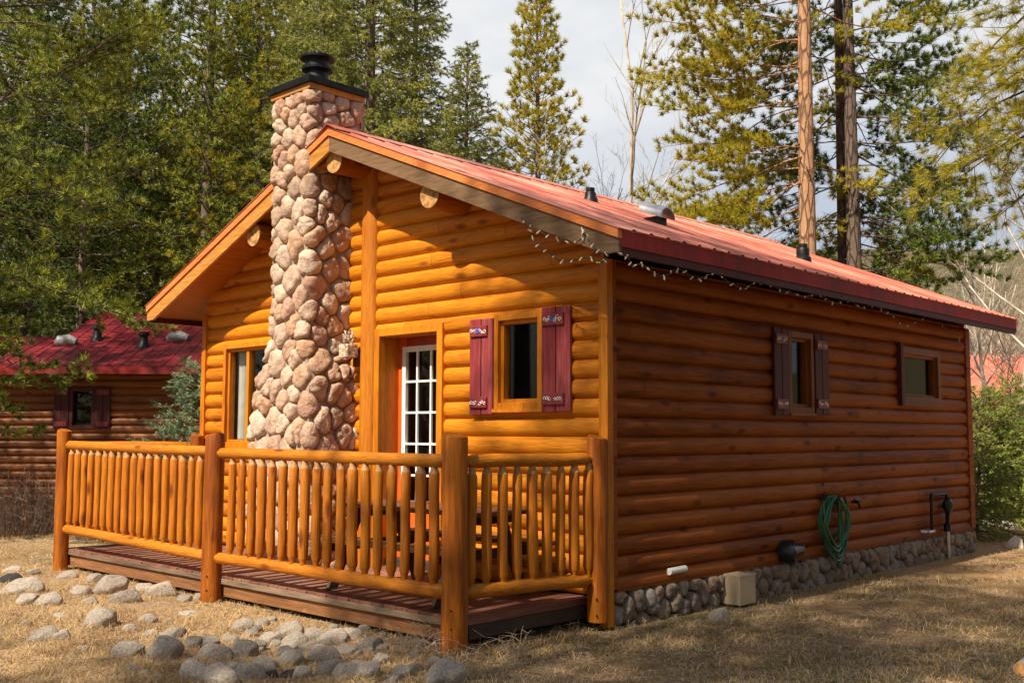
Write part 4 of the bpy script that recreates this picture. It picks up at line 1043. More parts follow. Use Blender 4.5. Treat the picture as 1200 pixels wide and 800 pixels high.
PINE = dict(droop=.16, upturn=.22, br=.010, t0=.18, tw=.32, twz=.12, twr=.8, gap=.19, tuftup=.8, step=.17, n=34, ln=.155, w=.020, spread=1.05, along=.08, grav=0)
SPRU = dict(droop=.28, upturn=.16, br=.012, t0=.12, tw=.28, twz=-.32, twr=.8, gap=.09, tuftup=-.15, step=.10, n=20, ln=.10, w=.019, spread=.85, along=.12, grav=.1)
def conifer(name, seed, H, z0, R_, nb, P, prof_, leaf, bark, tr=.14, lean=(0, 0), dead=0, wob=.06, extra=None, skip=None):
    """returns an Empty with trunk and crown"""
    rs = np.random.RandomState(seed); P = dict(P); t = thing(name, '', 'tree', local=True)
    mb = MB(); n = 14; ph = rs.uniform(0, 6, 2)
    def tp(z): f = z/H; return np.array([lean[0]*f*H+wob*math.sin(3*f+ph[0])*f, lean[1]*f*H+wob*math.cos(2.6*f+ph[1])*f, z])
    mb.tube([tp(-.3+(H+.3)*i/n) for i in range(n+1)], [tr*(1.15 if i == 0 else 1)*(1-.93*(i/n)**1.1)+.006 for i in range(n+1)], 12 if tr > .13 else 7)
    tc_, td_ = [], []
    for i in range(nb):
        f = (i+rs.uniform(0, 1))/nb; z = z0+(H-z0)*f*.985; az = i*2.39996+rs.uniform(-.5, .5)
        if skip and abs((az-skip[0]+math.pi) % (2*math.pi)-math.pi) < skip[1]: continue
        L_ = max(.18, R_*prof_(f)*rs.uniform(.65, 1.12)); el = P.get('e0', -.12)+(P.get('e1', .75)-P.get('e0', -.12))*f+rs.uniform(-1, 1)*P.get('ev', .12)
        branch(mb, tp(z), az, L_, el, rs, P, tc_, td_)
    for i in range(dead):
        z = rs.uniform(z0*.45, z0*1.25); az = rs.uniform(0, 6.28); L_ = rs.uniform(.5, 1.9); p = tp(z); dh = np.array([math.cos(az), math.sin(az), 0])
        pts = [p+dh*L_*k/4+np.array([0, 0, L_*(-.1*(k/4)+.0)-.12*(k/4)**2+.05*math.sin(k*2+az)]) for k in range(5)]
        mb.tube(pts, [.02, .016, .012, .008, .003], 4, caps=False)
        for k in (2, 3, 4):
            a2 = az+rs.uniform(-1, 1); mb.tube([pts[k], pts[k]+np.array([math.cos(a2), math.sin(a2), rs.uniform(-.5, .2)])*rs.uniform(.2, .5)], [.007, .002], 3, caps=False)
    if extra:
        for (z, az, L_, el) in extra: branch(mb, tp(z), az, L_, el, rs, P, tc_, td_)
    tk_ = obj('trunk', mb, bark, t, smooth=True, angle=180)
    V = tufts(np.array(tc_), np.array(td_), rs, P['n'], P['ln'], P['w'], P['spread'], P['along'], P['grav'])
    npmesh('crown', V, np.arange(len(V)).reshape(-1, 3), leaf, t)
    return t
cone = lambda f: (1-f)**.8+.05
col_ = lambda f: (.55+.45*math.sin(2.6*f+.4))*(1-f**4)
lod = lambda f: (.7+.5*math.sin(math.pi*min(1, f*1.1)))*(1-f)**.45
pool = {}
def place(key, pos, rot, sc, label, group=None):
    """the first use moves the tree itself, then copies of it and its parts"""
    root = pool[key]
    if root.get('_used'): o = dup(root, pos, rot, sc, label)
    else: o = root; root['_used'] = 1; o.location = pos; o.rotation_euler = (0, 0, rot); o.scale = (sc,)*3; o['label'] = label
    if group: o['group'] = group
    elif 'group' in o: del o['group']
    return o
pool['lodge_a'] = conifer('pine_tree', 1, 18, 2.4, 2.7, 230, PINE, lod, 'pine', 'bark_grey', .15, dead=14)
pool['lodge_b'] = conifer('pine_tree', 2, 20, 3.4, 2.5, 230, PINE, lod, 'pine_dark', 'bark_grey', .16, dead=20)
pool['lodge_c'] = conifer('pine_tree', 3, 16, 1.0, 2.5, 230, PINE, cone, 'pine', 'bark_grey', .13, dead=8)
pool['lodge_d'] = conifer('pine_tree', 4, 17, 2.0, 2.7, 220, PINE, lod, 'pine_yellow', 'bark_grey', .15, dead=14)
pool['spruce_a'] = conifer('spruce_tree', 5, 20, 1.0, 3.0, 330, SPRU, lambda f: (1-f)**.75+.04, 'spruce', 'bark_grey', .2)
pool['spruce_b'] = conifer('spruce_tree', 6, 10, .5, 2.1, 300, SPRU, lambda f: (1-f)**.8+.05, 'spruce', 'bark_grey', .12)
pool['pine_cone'] = conifer('pine_tree', 7, 12.5, 1.0, 1.95, 320, dict(PINE, tw=.30), lambda f: (1-f)**.7*(1+.12*math.sin(f*23))+.07, 'pine_yellow', 'bark_grey', .13)
pool['pine_small'] = conifer('pine_tree', 8, 6.5, .4, 1.5, 120, PINE, cone, 'pine_yellow', 'bark_grey', .08)
DARK = 'pine growing in the dense dark forest behind the cabins at left'
GR = 'pines of the forest behind the cabins'
rr = random.Random(17)
keys = ['lodge_a', 'lodge_b', 'lodge_c', 'lodge_b', 'lodge_a', 'lodge_d']
spots = []
for dep, n, a, b in ((30, 8, -160, 400), (36, 9, -150, 470), (44, 11, -170, 560), (55, 12, -160, 560), (70, 14, -170, 640)):
    for i in range(n): spots.append((a+(b-a)*(i+.5)/n+rr.uniform(-22, 22), dep+rr.uniform(-2.5, 2.5)))
for i, (px, dep) in enumerate(spots):
    k = keys[rr.randrange(6)]; p = far(px, dep); p.z = float(gz(p.x, p.y))-.1
    sc = rr.uniform(.85, 1.15)*(.62 if px > 500 else .85 if px > 440 else 1)
    if dep > 50 and px > 430: sc *= .75
    place(k, p, rr.uniform(0, 6), sc, 'tall dark pine standing in the dense forest behind the two log cabins', GR)
def one(key, px, dep, rot, sc, label, cat=None):
    p = far(px, dep); p.z = float(gz(p.x, p.y))-.05; o = place(key, p, rot, sc, label); return o
one('spruce_a', 428, 22.5, 1.0, .98, 'tall dense dark spruce rising right behind the chimney and roof ridge')
one('spruce_a', 372, 27, 2.3, .9, 'dense spruce behind the chimney, left of the tall spruce at the ridge')
one('spruce_a', 482, 25, 4.1, .80, 'spruce with sweeping branches on the right flank of the tall dense spruce')
one('spruce_b', 543, 21, .4, .96, 'small pointed spruce standing over the roof left of the conical yellow green pine')
one('spruce_b', 515, 23, 2.4, .72, 'lowest small spruce peeking over the ridge beside the pointed one')
one('pine_cone', 629, 24, .7, 1.0, 'conical yellow green pine standing alone against the pale sky above the roof')
one('pine_small', 662, 22, 2.0, .82, 'low bushy yellow pine just over the roof ridge beside the conical pine')
one('pine_small', 590, 22.5, 1.0, .84, 'low bushy pine over the ridge, left foot of the conical pine')
one('pine_small', 702, 25, 3.0, 1.02, 'young pine behind the pale bare tree above the roof vent')
one('pine_small', 745, 28, 4.0, .95, 'thin young pine behind the curved roof hood')
one('pine_small', 850, 34, 5.0, .6, 'tiny far pine showing above the roof slope left of the orange trunk')
one('pine_small', 1040, 24, 1.6, .98, 'dense little pine behind the low end of the roof, right of the dark double trunk')
one('pine_small', 1075, 27, 2.7, .9, 'olive green small pine behind the far roof corner')
# big pines at right
BIG = dict(PINE, t0=.22, tw=.42, step=.12, gap=.16, n=44, ln=.155, w=.018, droop=.22, upturn=.2, e0=-.25, e1=.6, br=.008, ev=.3)
tall = conifer('pine_tree', 21, 21, 6.0, 2.8, 84, BIG, lambda f: .55+.6*math.sin(math.pi*min(1, f*1.2+.25)) if f < .85 else .5, 'pine_yellow', 'bark_red', .215, lean=(.006, 0), dead=12, skip=(rad(-20), 1.5),
               extra=[(8.2, rad(225), 3.2, .05), (9.6, rad(222), 3.3, .1), (9.0, rad(218), 2.9, -.05), (6.6, rad(225), 2.7, -.3), (7.4, rad(232), 2.6, -.1), (10.5, rad(225), 3.0, .1), (5.9, rad(228), 2.3, -.35), (5.6, rad(222), 2.1, -.4)]+[(6.2+.42*i, rad(208+(i*17) % 34), 2.1+.3*((i*7) % 5), -.25+.04*i) for i in range(16)])
p = far(948, 21); tall.location = (p.x, p.y, float(gz(p.x, p.y))); tall['label'] = 'big pine with bright orange bark trunk rising behind the roof'
dark1 = conifer('pine_tree', 22, 20, 5.2, 2.6, 84, BIG, lambda f: .6+.5*math.sin(math.pi*min(1, f+.3)), 'pine_dark', 'bark_dark', .17, lean=(.004, -.003), dead=34, skip=(rad(-60), 1.4))
p = far(992, 22.5); dark1.location = (p.x, p.y, 0); dark1['label'] = 'dark barked pine just right of the orange trunk, left stem of the close pair'
dark2 = conifer('pine_tree', 23, 20, 5.6, 3.0, 84, BIG, lambda f: .6+.5*math.sin(math.pi*min(1, f+.3)), 'pine_dark', 'bark_dark', .19, lean=(.002, .004), dead=34, skip=(rad(-60), 1.3), extra=[(5.4, rad(40), 2.9, .0), (5.0, rad(44), 3.3, .12), (6.0, rad(35), 2.8, -.1)]+[(5.8+.5*i, rad(28+(i*17) % 34), 1.9+.3*((i*7) % 5), -.2+.04*i) for i in range(15)])
p = far(1004, 22); dark2.location = (p.x, p.y, 0); dark2['label'] = 'thick dark pine with many dead twigs, right stem of the close pair'
# near pine on the left with clumpy needles (trunk outside the picture)
NEAR = dict(PINE, n=48, ln=.14, w=.014, t0=.45, gap=.13, step=.12, tw=.36, br=.008, ev=.3, spread=1.1, along=.06, tuftup=.9, droop=.16, upturn=.16, e0=-.15, e1=.5)
near = conifer('pine_tree', 31, 13, 2.0, 3.5, 120, NEAR, lambda f: .60 if f < .14 else .78+.32*math.sin(3*f) if f < .7 else 1.1*(1-f)+.2, 'pine', 'bark_dark', .17, dead=16)
p = far(-70, 15.5); near.location = (p.x, p.y, 0); near['label'] = 'clumpy green pine reaching in from the left edge over the crimson roof'
# near pine on the right: long needled boughs hanging into the top corner
LONG = dict(PINE, n=60, ln=.13, w=.006, t0=.25, gap=.15, step=.15, tw=.30, spread=1.0, along=.08, tuftup=.25, droop=.26, upturn=.06, br=.008, twz=0)
rn = conifer('pine_tree', 41, 11, 6.5, 1.8, 40, LONG, lambda f: .8, 'pine_yellow', 'bark_dark', .16,
             extra=[(4.35, 2.35, 2.5, -.02), (4.9, 2.25, 2.9, .02), (5.3, 2.6, 2.7, .0), (4.0, 2.55, 1.7, -.05), (4.6, 2.85, 2.2, .0), (5.6, 2.35, 3.1, -.05), (5.0, 2.0, 2.4, .0), (4.55, 2.45, 3.0, .03), (5.1, 2.45, 3.2, .0), (4.7, 2.65, 2.6, -.08), (5.45, 2.5, 2.9, .06), (5.9, 2.45, 3.2, -.08), (6.1, 2.3, 3.0, -.1), (4.2, 2.4, 2.2, 0)])
p = far(1395, 8.2); rn.location = (p.x, p.y, 0); rn['label'] = 'near pine whose long needled boughs hang into the upper right corner'

# ---- bare trees
def bare(name, seed, H, r0, bark, nb=16, spread=.5, fine=3, h0=.25):
    rs = random.Random(seed); mb = MB(); t = thing(name, '', 'tree', local=True)
    def grow(p, d, L_, r_, lev):
        n = 5 if lev < 2 else 3; pts = [p]; q = p.copy(); dd = d.copy()
        for i in range(n):
            dd = (dd+Vector((rs.gauss(0, .09), rs.gauss(0, .09), rs.gauss(.03, .05)))).normalized(); q = q+dd*L_/n; pts.append(q.copy())
        mb.tube(pts, [r_*(1-.8*i/n)+.0015 for i in range(n+1)], 8 if lev == 0 else 4 if lev == 1 else 3, caps=lev == 0)
        if lev < fine:
            k = nb if lev == 0 else (7 if lev == 1 else 5)
            for i in range(k):
                f = rs.uniform(h0 if lev == 0 else .2, 1); j = min(int(f*n), n-1); b = pts[j].lerp(pts[j+1], f*n-j)
                a = Vector((rs.gauss(0, 1), rs.gauss(0, 1), rs.gauss(.3, .4))).normalized(); nd = (dd*.7+a*spread*1.3).normalized()
                grow(b, nd, L_*rs.uniform(.25, .45)*(1.2-f*.5), max(r_*(1-.8*f)*.5, .003), lev+1)
    grow(Vector((0, 0, -.1)), Vector((rs.gauss(0, .03), rs.gauss(0, .03), 1)), H, r0, 0)
    obj('trunk', mb, bark, t, smooth=True, angle=180)
    return t
pool['bare_a'] = bare('bare_tree', 1, 11, .085, 'bark_pale', 18, .45)
pool['bare_b'] = bare('bare_tree', 2, 9, .07, 'bark_tan', 20, .6)
pool['bare_c'] = bare('bare_tree', 3, 8, .06, 'bark_tan', 22, .7)
pool['bare_big'] = bare('bare_tree', 6, 11, .085, 'bark_pale', 14, .5)
one('bare_a', 712, 25, 1.0, 1.12, 'slim pale bare tree against the sky between the conical pine and the roof hood')
one('bare_b', 682, 27, 2.0, .9, 'grey leafless sapling leaning close to the slim pale tree')
bt = one('bare_big', 1192, 20.5, 2.6, .92, 'pale leafless tree with a thick whitish trunk at the right edge')
from mathutils import Quaternion
bt.rotation_euler = (Quaternion(fw, -.045) @ Quaternion((0, 0, 1), 2.6)).to_euler()
GB = 'bare trees in the thicket behind the far end of the roof'
for i in range(46):
    px = rr.uniform(990, 1290) if i % 3 else rr.uniform(760, 1290); dep = rr.uniform(27, 62); p = far(px, dep); p.z = float(gz(p.x, p.y))-.1
    place(rr.choice(['bare_b', 'bare_c', 'bare_c', 'bare_a']), p, rr.uniform(0, 6), rr.uniform(.55, .95), 'tan leafless tree in the bare thicket behind the low end of the red roof', GB)
GP = 'small green pines scattered through the bare thicket'
for i in range(16):
    px = rr.uniform(1000, 1300); dep = rr.uniform(38, 80); p = far(px, dep); p.z = float(gz(p.x, p.y))-.1
    place(rr.choice(['pine_small', 'spruce_b', 'pine_cone']), p, rr.uniform(0, 6), rr.uniform(.45, .75), 'small green conifer half hidden in the bare thicket beyond the roof', GP)

# unseen trees: some shade cabin and ground, others added to block sky light
FULL = dict(PINE, n=18, w=.03, ln=.19)
pool['shade_tall'] = conifer('pine_tree', 71, 23, 6.5, 2.9, 125, FULL, lambda f: .75+.3*math.sin(4*f) if f < .8 else .35+3.2*(1-f)*.8, 'pine', 'bark_grey', .2)
pool['shade_low'] = conifer('pine_tree', 72, 14, 2.0, 2.7, 90, FULL, lambda f: .8+.25*math.sin(5*f) if f < .8 else .3+3.2*(1-f)*.8, 'pine', 'bark_grey', .17)
for i, (k, x, y, sc) in enumerate((('shade_tall', 1.45, -15.2, 1.08), ('shade_low', -2.2, -15.6, .90), ('lodge_b', -6.4, -15, .74), ('shade_tall', 4.4, -18.5, 1.16), ('lodge_a', 8.2, -21, 1.2), ('lodge_b', 9.5, -13, .9),
                                   ('shade_tall', -16, -6.0, .84), ('shade_tall', -19.6, -8, .86), ('shade_tall', -23.5, -9.3, .9), ('lodge_b', -26, -5, .9), ('shade_low', -13.6, -6.5, .85), ('lodge_b', -.8, -24, 1.05), ('shade_tall', -13.5, -13.5, .85), ('shade_tall', -17, -17, 1), ('shade_tall', -11.5, -19.5, .95), ('lodge_a', -21, -15, 1.1), ('lodge_c', -15, -22, 1.2), ('lodge_b', -8, -25, 1.1),  # rearmost ones here added to fill the window reflections
                                   ('spruce_a', 10.5, -1, .8), ('shade_tall', 11.5, 4.5, .75), ('shade_low', 9.3, 2, .9), ('spruce_a', 12, 10, .9), ('shade_low', 10.5, 7.5, .95), ('spruce_a', 12.5, 16, .9),  # unseen trees added at right, blocking sky light from the long wall
                                   ('lodge_d', 15, 1, .9), ('spruce_a', 16, 7, .9), ('lodge_a', 16, 13, .9), ('spruce_a', 13, -6, .8), ('shade_tall', 13.5, -2.5, .9), ('shade_tall', 14.5, 10.5, .9))):
    place(k, (x, y, -.05), i*1.3, sc, 'tall unseen pine outside the picture, shading the scene or added to block sky', 'pines behind the viewer')

# ---- bushes
BUSH = dict(SPRU, n=16, ln=.075, w=.015, tw=.4, gap=.08, step=.08, droop=.2, upturn=.1, twz=-.1)
sb = conifer('young_spruce', 51, 2.55, .15, 1.12, 110, dict(BUSH, ln=.06, w=.013, n=20, droop=.10, upturn=.06, twz=.0, e0=-.05, e1=.5, tz=.12), lambda f: (1-f)**.6+.1, 'spruce_blue', 'bark_grey', .04)
p = far(238, 15.6); sb.location = (p.x, p.y, 0); tag(sb, 'pale blue green young spruce peeking out left of the cabin wall', 'spruce')
pool['bush_a'] = conifer('juniper_bush', 52, 2.4, .1, 1.25, 90, BUSH, lambda f: (1-f)**.4+.12, 'bush', 'bark_grey', .04)
pool['bush_b'] = conifer('juniper_bush', 53, 1.5, .05, 1.1, 50, BUSH, lambda f: (1-f)**.4+.12, 'bush', 'bark_grey', .04)
pool['bush_c'] = conifer('young_spruce', 54, 2.6, .1, .7, 70, BUSH, lambda f: (1-f)**.8+.1, 'spruce', 'bark_grey', .04)
pool['bush_d'] = conifer('leafy_bush', 55, 1.9, .1, 1.0, 44, dict(BUSH, n=6, ln=.06, w=.03, droop=0, upturn=.1, twz=.2), lambda f: .9, 'bush_rust', 'bark_grey', .03)
for k, px, dep, sc, lb, ct in (('bush_a', 1147, 18.5, .95, 'drooping yellow green juniper bush nearest the far wall corner', 'bush'), ('bush_b', 1140, 16.5, .8, 'low green juniper bush by the far wall corner', 'bush'),
                           ('bush_c', 1181, 18.6, .98, 'slender dark young spruce among the bushes at the right edge', 'spruce'), ('bush_a', 1222, 19, .95, 'broad green bush running off the right edge', 'bush'),
                           ('bush_d', 1170, 20.5, .95, 'rusty orange leaved bush behind the dark young spruce', 'bush'), ('bush_d', 1140, 23, .9, 'yellow brown bush behind the juniper, by the orange roof', 'bush'), ('bush_b', 1205, 20, .9, 'dark low bush under the pale leafless tree', 'bush'),
                           ('bush_d', 1235, 24, 1.0, 'rusty bush at the far right edge below the orange roof', 'bush')):
    p = far(px, dep); o = place(k, (p.x, p.y, float(gz(p.x, p.y))-.03), px*.7, sc, lb); o['category'] = ct
def twiggy(name, seed, n, h, w, mat, r_=.004, sprigs=4):
    rs = random.Random(seed); mb = MB()
    for i in range(n):
        a = rs.uniform(0, 6.28); q = rs.random()**.5*w; p = Vector((q*math.cos(a), q*math.sin(a), -.02)); d = Vector((math.cos(a)*.35*q/w+rs.gauss(0, .15), math.sin(a)*.35*q/w+rs.gauss(0, .15), 1)); H_ = h*rs.uniform(.5, 1)
        pts = [p+d*H_*k/4+Vector((rs.gauss(0, .02), rs.gauss(0, .02), 0))*h for k in range(5)]; mb.tube(pts, [r_, r_*.9, r_*.8, r_*.6, r_*.3], 3, caps=False)
        for k in range(sprigs):
            b = pts[rs.randrange(1, 5)]; mb.tube([b, b+Vector((rs.gauss(0, .5), rs.gauss(0, .5), rs.uniform(.1, .8)))*h*.22], [r_*.6, r_*.25], 3, caps=False)
    return obj(name, mb, mat)
def setdown(o, p, label, cat, group=None): o.location = (p.x, p.y, float(gz(p.x, p.y))); return tag(o, label, cat, group)
for i, (px, dep, h, w, lb) in enumerate(((28, 16.4, 1.05, .75, 'leafless dry shrub in front of the dark log wall at the left edge'), (60, 17.5, .8, .5, 'small dry shrub just left of the leftmost deck post'), (-30, 17, .9, .8, 'dry shrub cut off by the left edge'))):
    setdown(twiggy('dry_shrub', 61+i, 170, h, w, 'shrub_dry', .005, 5), far(px, dep), lb, 'shrub')
# dead weed stalks round the corner post
def weeds(seed, n, h, w):
    rs = random.Random(seed); mb = MB()
    for i in range(n):
        p = Vector((rs.gauss(0, w), rs.gauss(0, w*.6), -.02)); a = rs.uniform(0, 6.28); H_ = h*rs.uniform(.35, 1); bend = rs.uniform(.1, 1.2); pts = []
        for k in range(7):
            t = k/6; pts.append(p+Vector((math.cos(a), math.sin(a), 0))*H_*bend*t*t*.8+Vector((0, 0, H_*(t-.55*bend*t**2.5))))
        mb.tube(pts, [.0035-.0004*k for k in range(7)], 4, caps=False)
        for k in range(3):
            b = pts[rs.randrange(2, 7)]; mb.tube([b, b+Vector((rs.gauss(0, .5), rs.gauss(0, .5), rs.uniform(-.6, .4)))*.12], [.002, .001], 3, caps=False)
    return obj('dead_weeds', mb, 'weed')
for i, (px, py, n, h, w, lb) in enumerate(((492, 762, 46, .30, .13, 'dead weed clump just left of the corner post foot'), (545, 768, 22, .24, .08, 'curled dead stalks at the foot of the corner post'), (604, 768, 16, .34, .09, 'bent dead stalks right of the corner post in the dark shade'),
                                       (455, 752, 30, .22, .14, 'dead weeds under the deck edge between corner post and rocks'), (680, 762, 6, .2, .06, 'few thin dead stalks on the ground below the shaded side railing'), (250, 702, 10, .12, .1, 'short weeds at the foot of the middle post'), (52, 660, 24, .3, .25, 'dry weeds left of the leftmost post'), (850, 790, 8, .22, .06, 'thin dry stalks at the bottom edge in front of the beige box'))):
    setdown(weeds(80+i, n, h, w), ground(px, py), lb, 'weeds')

# ================================================================== ROCKS
def rock(seed):
    rs = np.random.RandomState(seed); import bmesh
    bm = bmesh.new(); bmesh.ops.create_icosphere(bm, subdivisions=4, radius=1)
    dirs = rnd(rs, 9); offs = rs.uniform(.5, .85, 9); ph = rs.uniform(0, 6, 6)
    for v in bm.verts:
        c = np.array(v.co)
        for d, o_ in zip(dirs, offs):                     # facets cut by planes, softly
            k = c@d-o_
            if k > 0: c = c-d*k*.8
        q = 1+.05*math.sin(3*c[0]+ph[0])*math.sin(3*c[1]+ph[1])+.02*math.sin(9*c[0]+ph[2])*math.sin(8*c[2]+ph[3])+.01*math.sin(19*c[1]+ph[4])*math.sin(17*c[0]+ph[5])
        v.co = Vector(c*q)
    me = bpy.data.meshes.new('rock'); bm.to_mesh(me); bm.free(); me.polygons.foreach_set('use_smooth', [True]*len(me.polygons)); return me
rmesh = {(s, m_): None for s in range(1) for m_ in ('rock',)}
RM = {}
for m_ in ('rock', 'rock_pale', 'rock_black'):
    for s in range(6 if m_ == 'rock' else 3):
        me = rock(100+s+(7 if m_ == 'rock_pale' else 0)); me.materials.append(M[m_]); RM[(m_, s)] = me
def add_rock(px, py, hw, label, group=None, m_='rock', asp=.95, squash=None):
    p = ground(px, py); dep = (p-CAM).dot(fw); w = hw*1.08/FPX*dep; s = R.randrange(6 if m_ == 'rock' else 3)
    o = bpy.data.objects.new('rock', RM[(m_, s)]); COL.objects.link(o)
    h = w*asp*R.uniform(.85, 1.1); p2 = p+fw*w*.5
    o.location = (p2.x, p2.y, float(gz(p2.x, p2.y))+h*.06); o.scale = (w*1.12, w*R.uniform(.75, .95), h); o.rotation_euler = (R.uniform(-.15, .15), R.uniform(-.15, .15), -YAW+R.uniform(-.4, .4))
    tag(o, label, 'rock', group)
named = [(20, 693, 42/2, 'largest grey rock at the left edge of the picture, below the leftmost post'), (29, 706, 14, 'small pale rock in front of the large left edge rock'), (52, 707, 14, 'flat pale rock beside the small one near the left edge'),
         (128, 693, 20, 'broad rock beneath the left end of the deck beam'), (187, 697, 18, 'pale rounded rock against the deck beam between the two left posts'), (118, 735, 19, 'rounded grey rock alone in the straw below the left railing'),
         (47, 748, 15, 'left one of two rocks touching each other at lower left'), (69, 747, 12, 'tan right one of two rocks touching each other at lower left'), (150, 768, 18, 'tan grey rock left of the big striped boulder'),
         (189, 774, 22, 'big striped grey boulder at the lower left of the rock pile'), (202, 745, 14, 'pointed pale rock standing above the big striped boulder'), (224, 792, 20, 'rock at the bottom edge below the striped boulder'),
         (253, 797, 23, 'large rounded boulder cut by the bottom edge'), (525, 800, 24, 'smooth grey rock at the bottom edge below the corner post'), (845, 728, 13, 'tan stone lying at the foundation left of the beige box'),
         (434, 762, 14, 'rock among the weeds left of the corner post'), (511, 776, 9, 'small rock behind the weeds at the corner post')]
for px, py, hw, lb in named: add_rock(px, py, hw, lb)
add_rock(219, 719, 11, 'small bright white stone near the foot of the middle post', m_='rock_pale', asp=.45); add_rock(69, 720, 8, 'little pale stone above the pair of touching rocks', m_='rock_pale', asp=.45); add_rock(167, 792, 7, 'tiny pale stone at the bottom edge left of the boulders', m_='rock_pale')
add_rock(8, 681, 13, 'blackish rock at the far left edge', m_='rock_black', asp=.9); add_rock(317, 789, 10, 'left one of two small black stones at the bottom', m_='rock_black', asp=.9); add_rock(337, 789, 11, 'right one of two small black stones at the bottom', m_='rock_black', asp=.8)
GRK = 'grey rocks half sunk in the straw in front of the deck'
for px, py, hw in ((76, 676, 10), (90, 694, 12), (145, 707, 17), (165, 690, 11), (170, 728, 9), (194, 760, 12), (290, 792, 17), (246, 756, 14), (250, 772, 18), (287, 768, 17), (314, 752, 16), (307, 779, 16), (337, 740, 16), (341, 753, 15), (368, 742, 14), (388, 750, 17), (344, 776, 15), (378, 773, 17),
                   (388, 787, 16), (410, 748, 13), (430, 791, 18), (407, 791, 16), (282, 735, 12), (304, 731, 10), (268, 748, 10), (225, 757, 13), (362, 760, 13), (12, 668, 9), (37, 671, 8), (110, 681, 9), (213, 704, 9), (232, 700, 7), (300, 760, 12), (276, 787, 12), (105, 706, 9), (446, 776, 10), (470, 790, 12), (330, 765, 10), (404, 766, 12), (354, 790, 12), (150, 738, 7), (30, 730, 6), (95, 760, 7)):
    add_rock(px, py, hw, 'grey rock half sunk in the dry straw in front of the deck', GRK)
rq = random.Random(77)
for _ in range(60):
    px, py = rq.uniform(120, 520), rq.uniform(722, 800)
    if py < 715+abs(px-300)*.1: continue
    add_rock(px, py, rq.uniform(4, 9), 'grey rock half sunk in the dry straw in front of the deck', GRK)
GR2 = 'pale rocks along the path beyond the far corner'
for px, py, hw in ((1165, 617, 11), (1186, 620, 12), (1150, 622, 7), (1192, 641, 11), (1170, 598, 10), (1150, 594, 8), (1140, 633, 6), (1196, 598, 9), (1180, 604, 6)):
    add_rock(px, py, hw, 'pale rock beside the dirt path beyond the far wall corner', GR2, 'rock_pale')
# log lying at the lower right edge
p = ground(1200, 792); mb = MB(); rs = random.Random(9)
mb.tube([(p.x+rt.x*t+fw.x*t*.9, p.y+rt.y*t+fw.y*t*.9, .05) for t in (-.03, .1, .3, .7)], [.05, .07, .075, .07], 14); lg = obj('fallen_log', mb, 'bark_pale'); 
mb = MB(); mb.tube([(p.x+rt.x*t+fw.x*t*.9, p.y+rt.y*t+fw.y*t*.9, .05) for t in (-.033, -.028)], [.045, .047], 14); obj('cut_end', mb, 'end_grain', lg); tag(lg, 'weathered end of a log lying at the lower right edge', 'log')

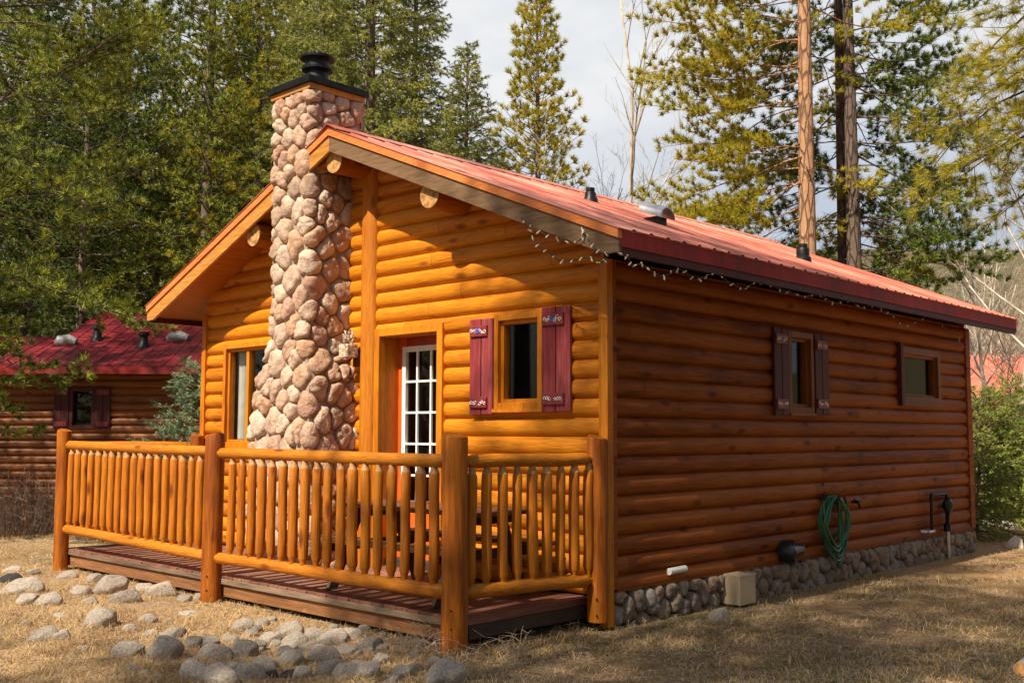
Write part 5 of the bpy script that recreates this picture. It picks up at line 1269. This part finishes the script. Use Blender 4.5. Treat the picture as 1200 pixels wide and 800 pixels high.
# ================================================================== GRASS
def blades(name, n, seed, lmin, lmax, w, mat, lean, region, dmin=5.2, dmax=26, power=1.0, latr=.62):
    rs = np.random.RandomState(seed); N0 = int(n*1.6)
    d = dmin*(dmax/dmin)**(rs.rand(N0)**power); lat = (rs.rand(N0)*2-1)*latr*d
    x = CAM.x+fw.x*d+rt.x*lat; y = CAM.y+fw.y*d+rt.y*lat
    patch = np.sin(2.3*x+1.1*np.sin(1.7*y))*np.sin(1.9*y+.8*np.sin(2.1*x))+.6*np.sin(6.1*x+y)*np.sin(5.3*y-x)
    ok = ~((x > -6.95) & (x < -.2) & (y > -1.43) & (y < 8)) & ~((x > -6.5) & (x < .05) & (y > -.2) & (y < 8.0)) & region(x, y, patch, rs)
    x, y, d = x[ok][:n], y[ok][:n], d[ok][:n]; n = len(x); z = gz(x, y)
    a = rs.rand(n)*6.283; ln = rs.uniform(lmin, lmax, n)*(1+.4*patch[ok][:n]); ln = np.clip(ln, lmin*.5, lmax*1.4); le = np.abs(rs.normal(lean, .35, n))
    D = np.stack([np.cos(a)*np.sin(le), np.sin(a)*np.sin(le), np.cos(le)], 1); D[:, 2] = np.maximum(D[:, 2], .04)
    b = np.stack([x, y, z-.002], 1); s = np.stack([-np.sin(a), np.cos(a), 0*a], 1)+.5*rnd(rs, n); wv = w*(1+.06*d)
    mid = b+D*ln[:, None]*.55; tip = b+D*ln[:, None]; tip[:, 2] -= ln*.18; tip[:, 2] = np.maximum(tip[:, 2], z+.004)
    V = np.empty((n, 5, 3)); V[:, 0] = b-s*wv[:, None]*.5; V[:, 1] = b+s*wv[:, None]*.5; V[:, 2] = mid+s*wv[:, None]*.42; V[:, 3] = mid-s*wv[:, None]*.42; V[:, 4] = tip
    i = np.arange(n)[:, None]*5; F = np.concatenate([i+np.array([[0, 1, 2]]), i+np.array([[0, 2, 3]]), i+np.array([[3, 2, 4]])], 0)
    o = npmesh(name, V.reshape(-1, 3), F, mat); o['kind'] = 'stuff'; return o
o = blades('dry_grass', 230000, 1, .03, .11, .0024, 'straw', 1.15, lambda x, y, p, r: (r.rand(len(x)) < np.where(x > .1, .30, .95)*np.where((x > 0) & (x < .5) & (y > 0), .3, 1)) & (p > -.9)); o['label'] = 'dry straw coloured grass covering the ground'; o['category'] = 'grass'
o = blades('green_grass', 90000, 2, .02, .05, .0026, 'green_grass', .8, lambda x, y, p, r: (((x > -.1) & (p > -.1)) | ((x > -4.5) & (p > 1.0))) & (y < 6)); o['label'] = 'short olive green grass in patches beside the cabin'; o['category'] = 'grass'
o = blades('twig_litter', 5000, 7, .04, .13, .0065, 'shrub_dry', 1.5, lambda x, y, p, r: r.rand(len(x)) < .9, dmax=14); o['label'] = 'small brown twigs scattered over the ground'; o['category'] = 'litter'
o = blades('straw_litter', 130000, 3, .03, .10, .0022, 'weed', 1.5, lambda x, y, p, r: r.rand(len(x)) < .9, dmax=16); o['label'] = 'flattened dead grass and pine needles on the ground'; o['category'] = 'litter'
for o in bpy.data.objects:
    for k in ('_local', '_used'):
        if k in o: del o[k]
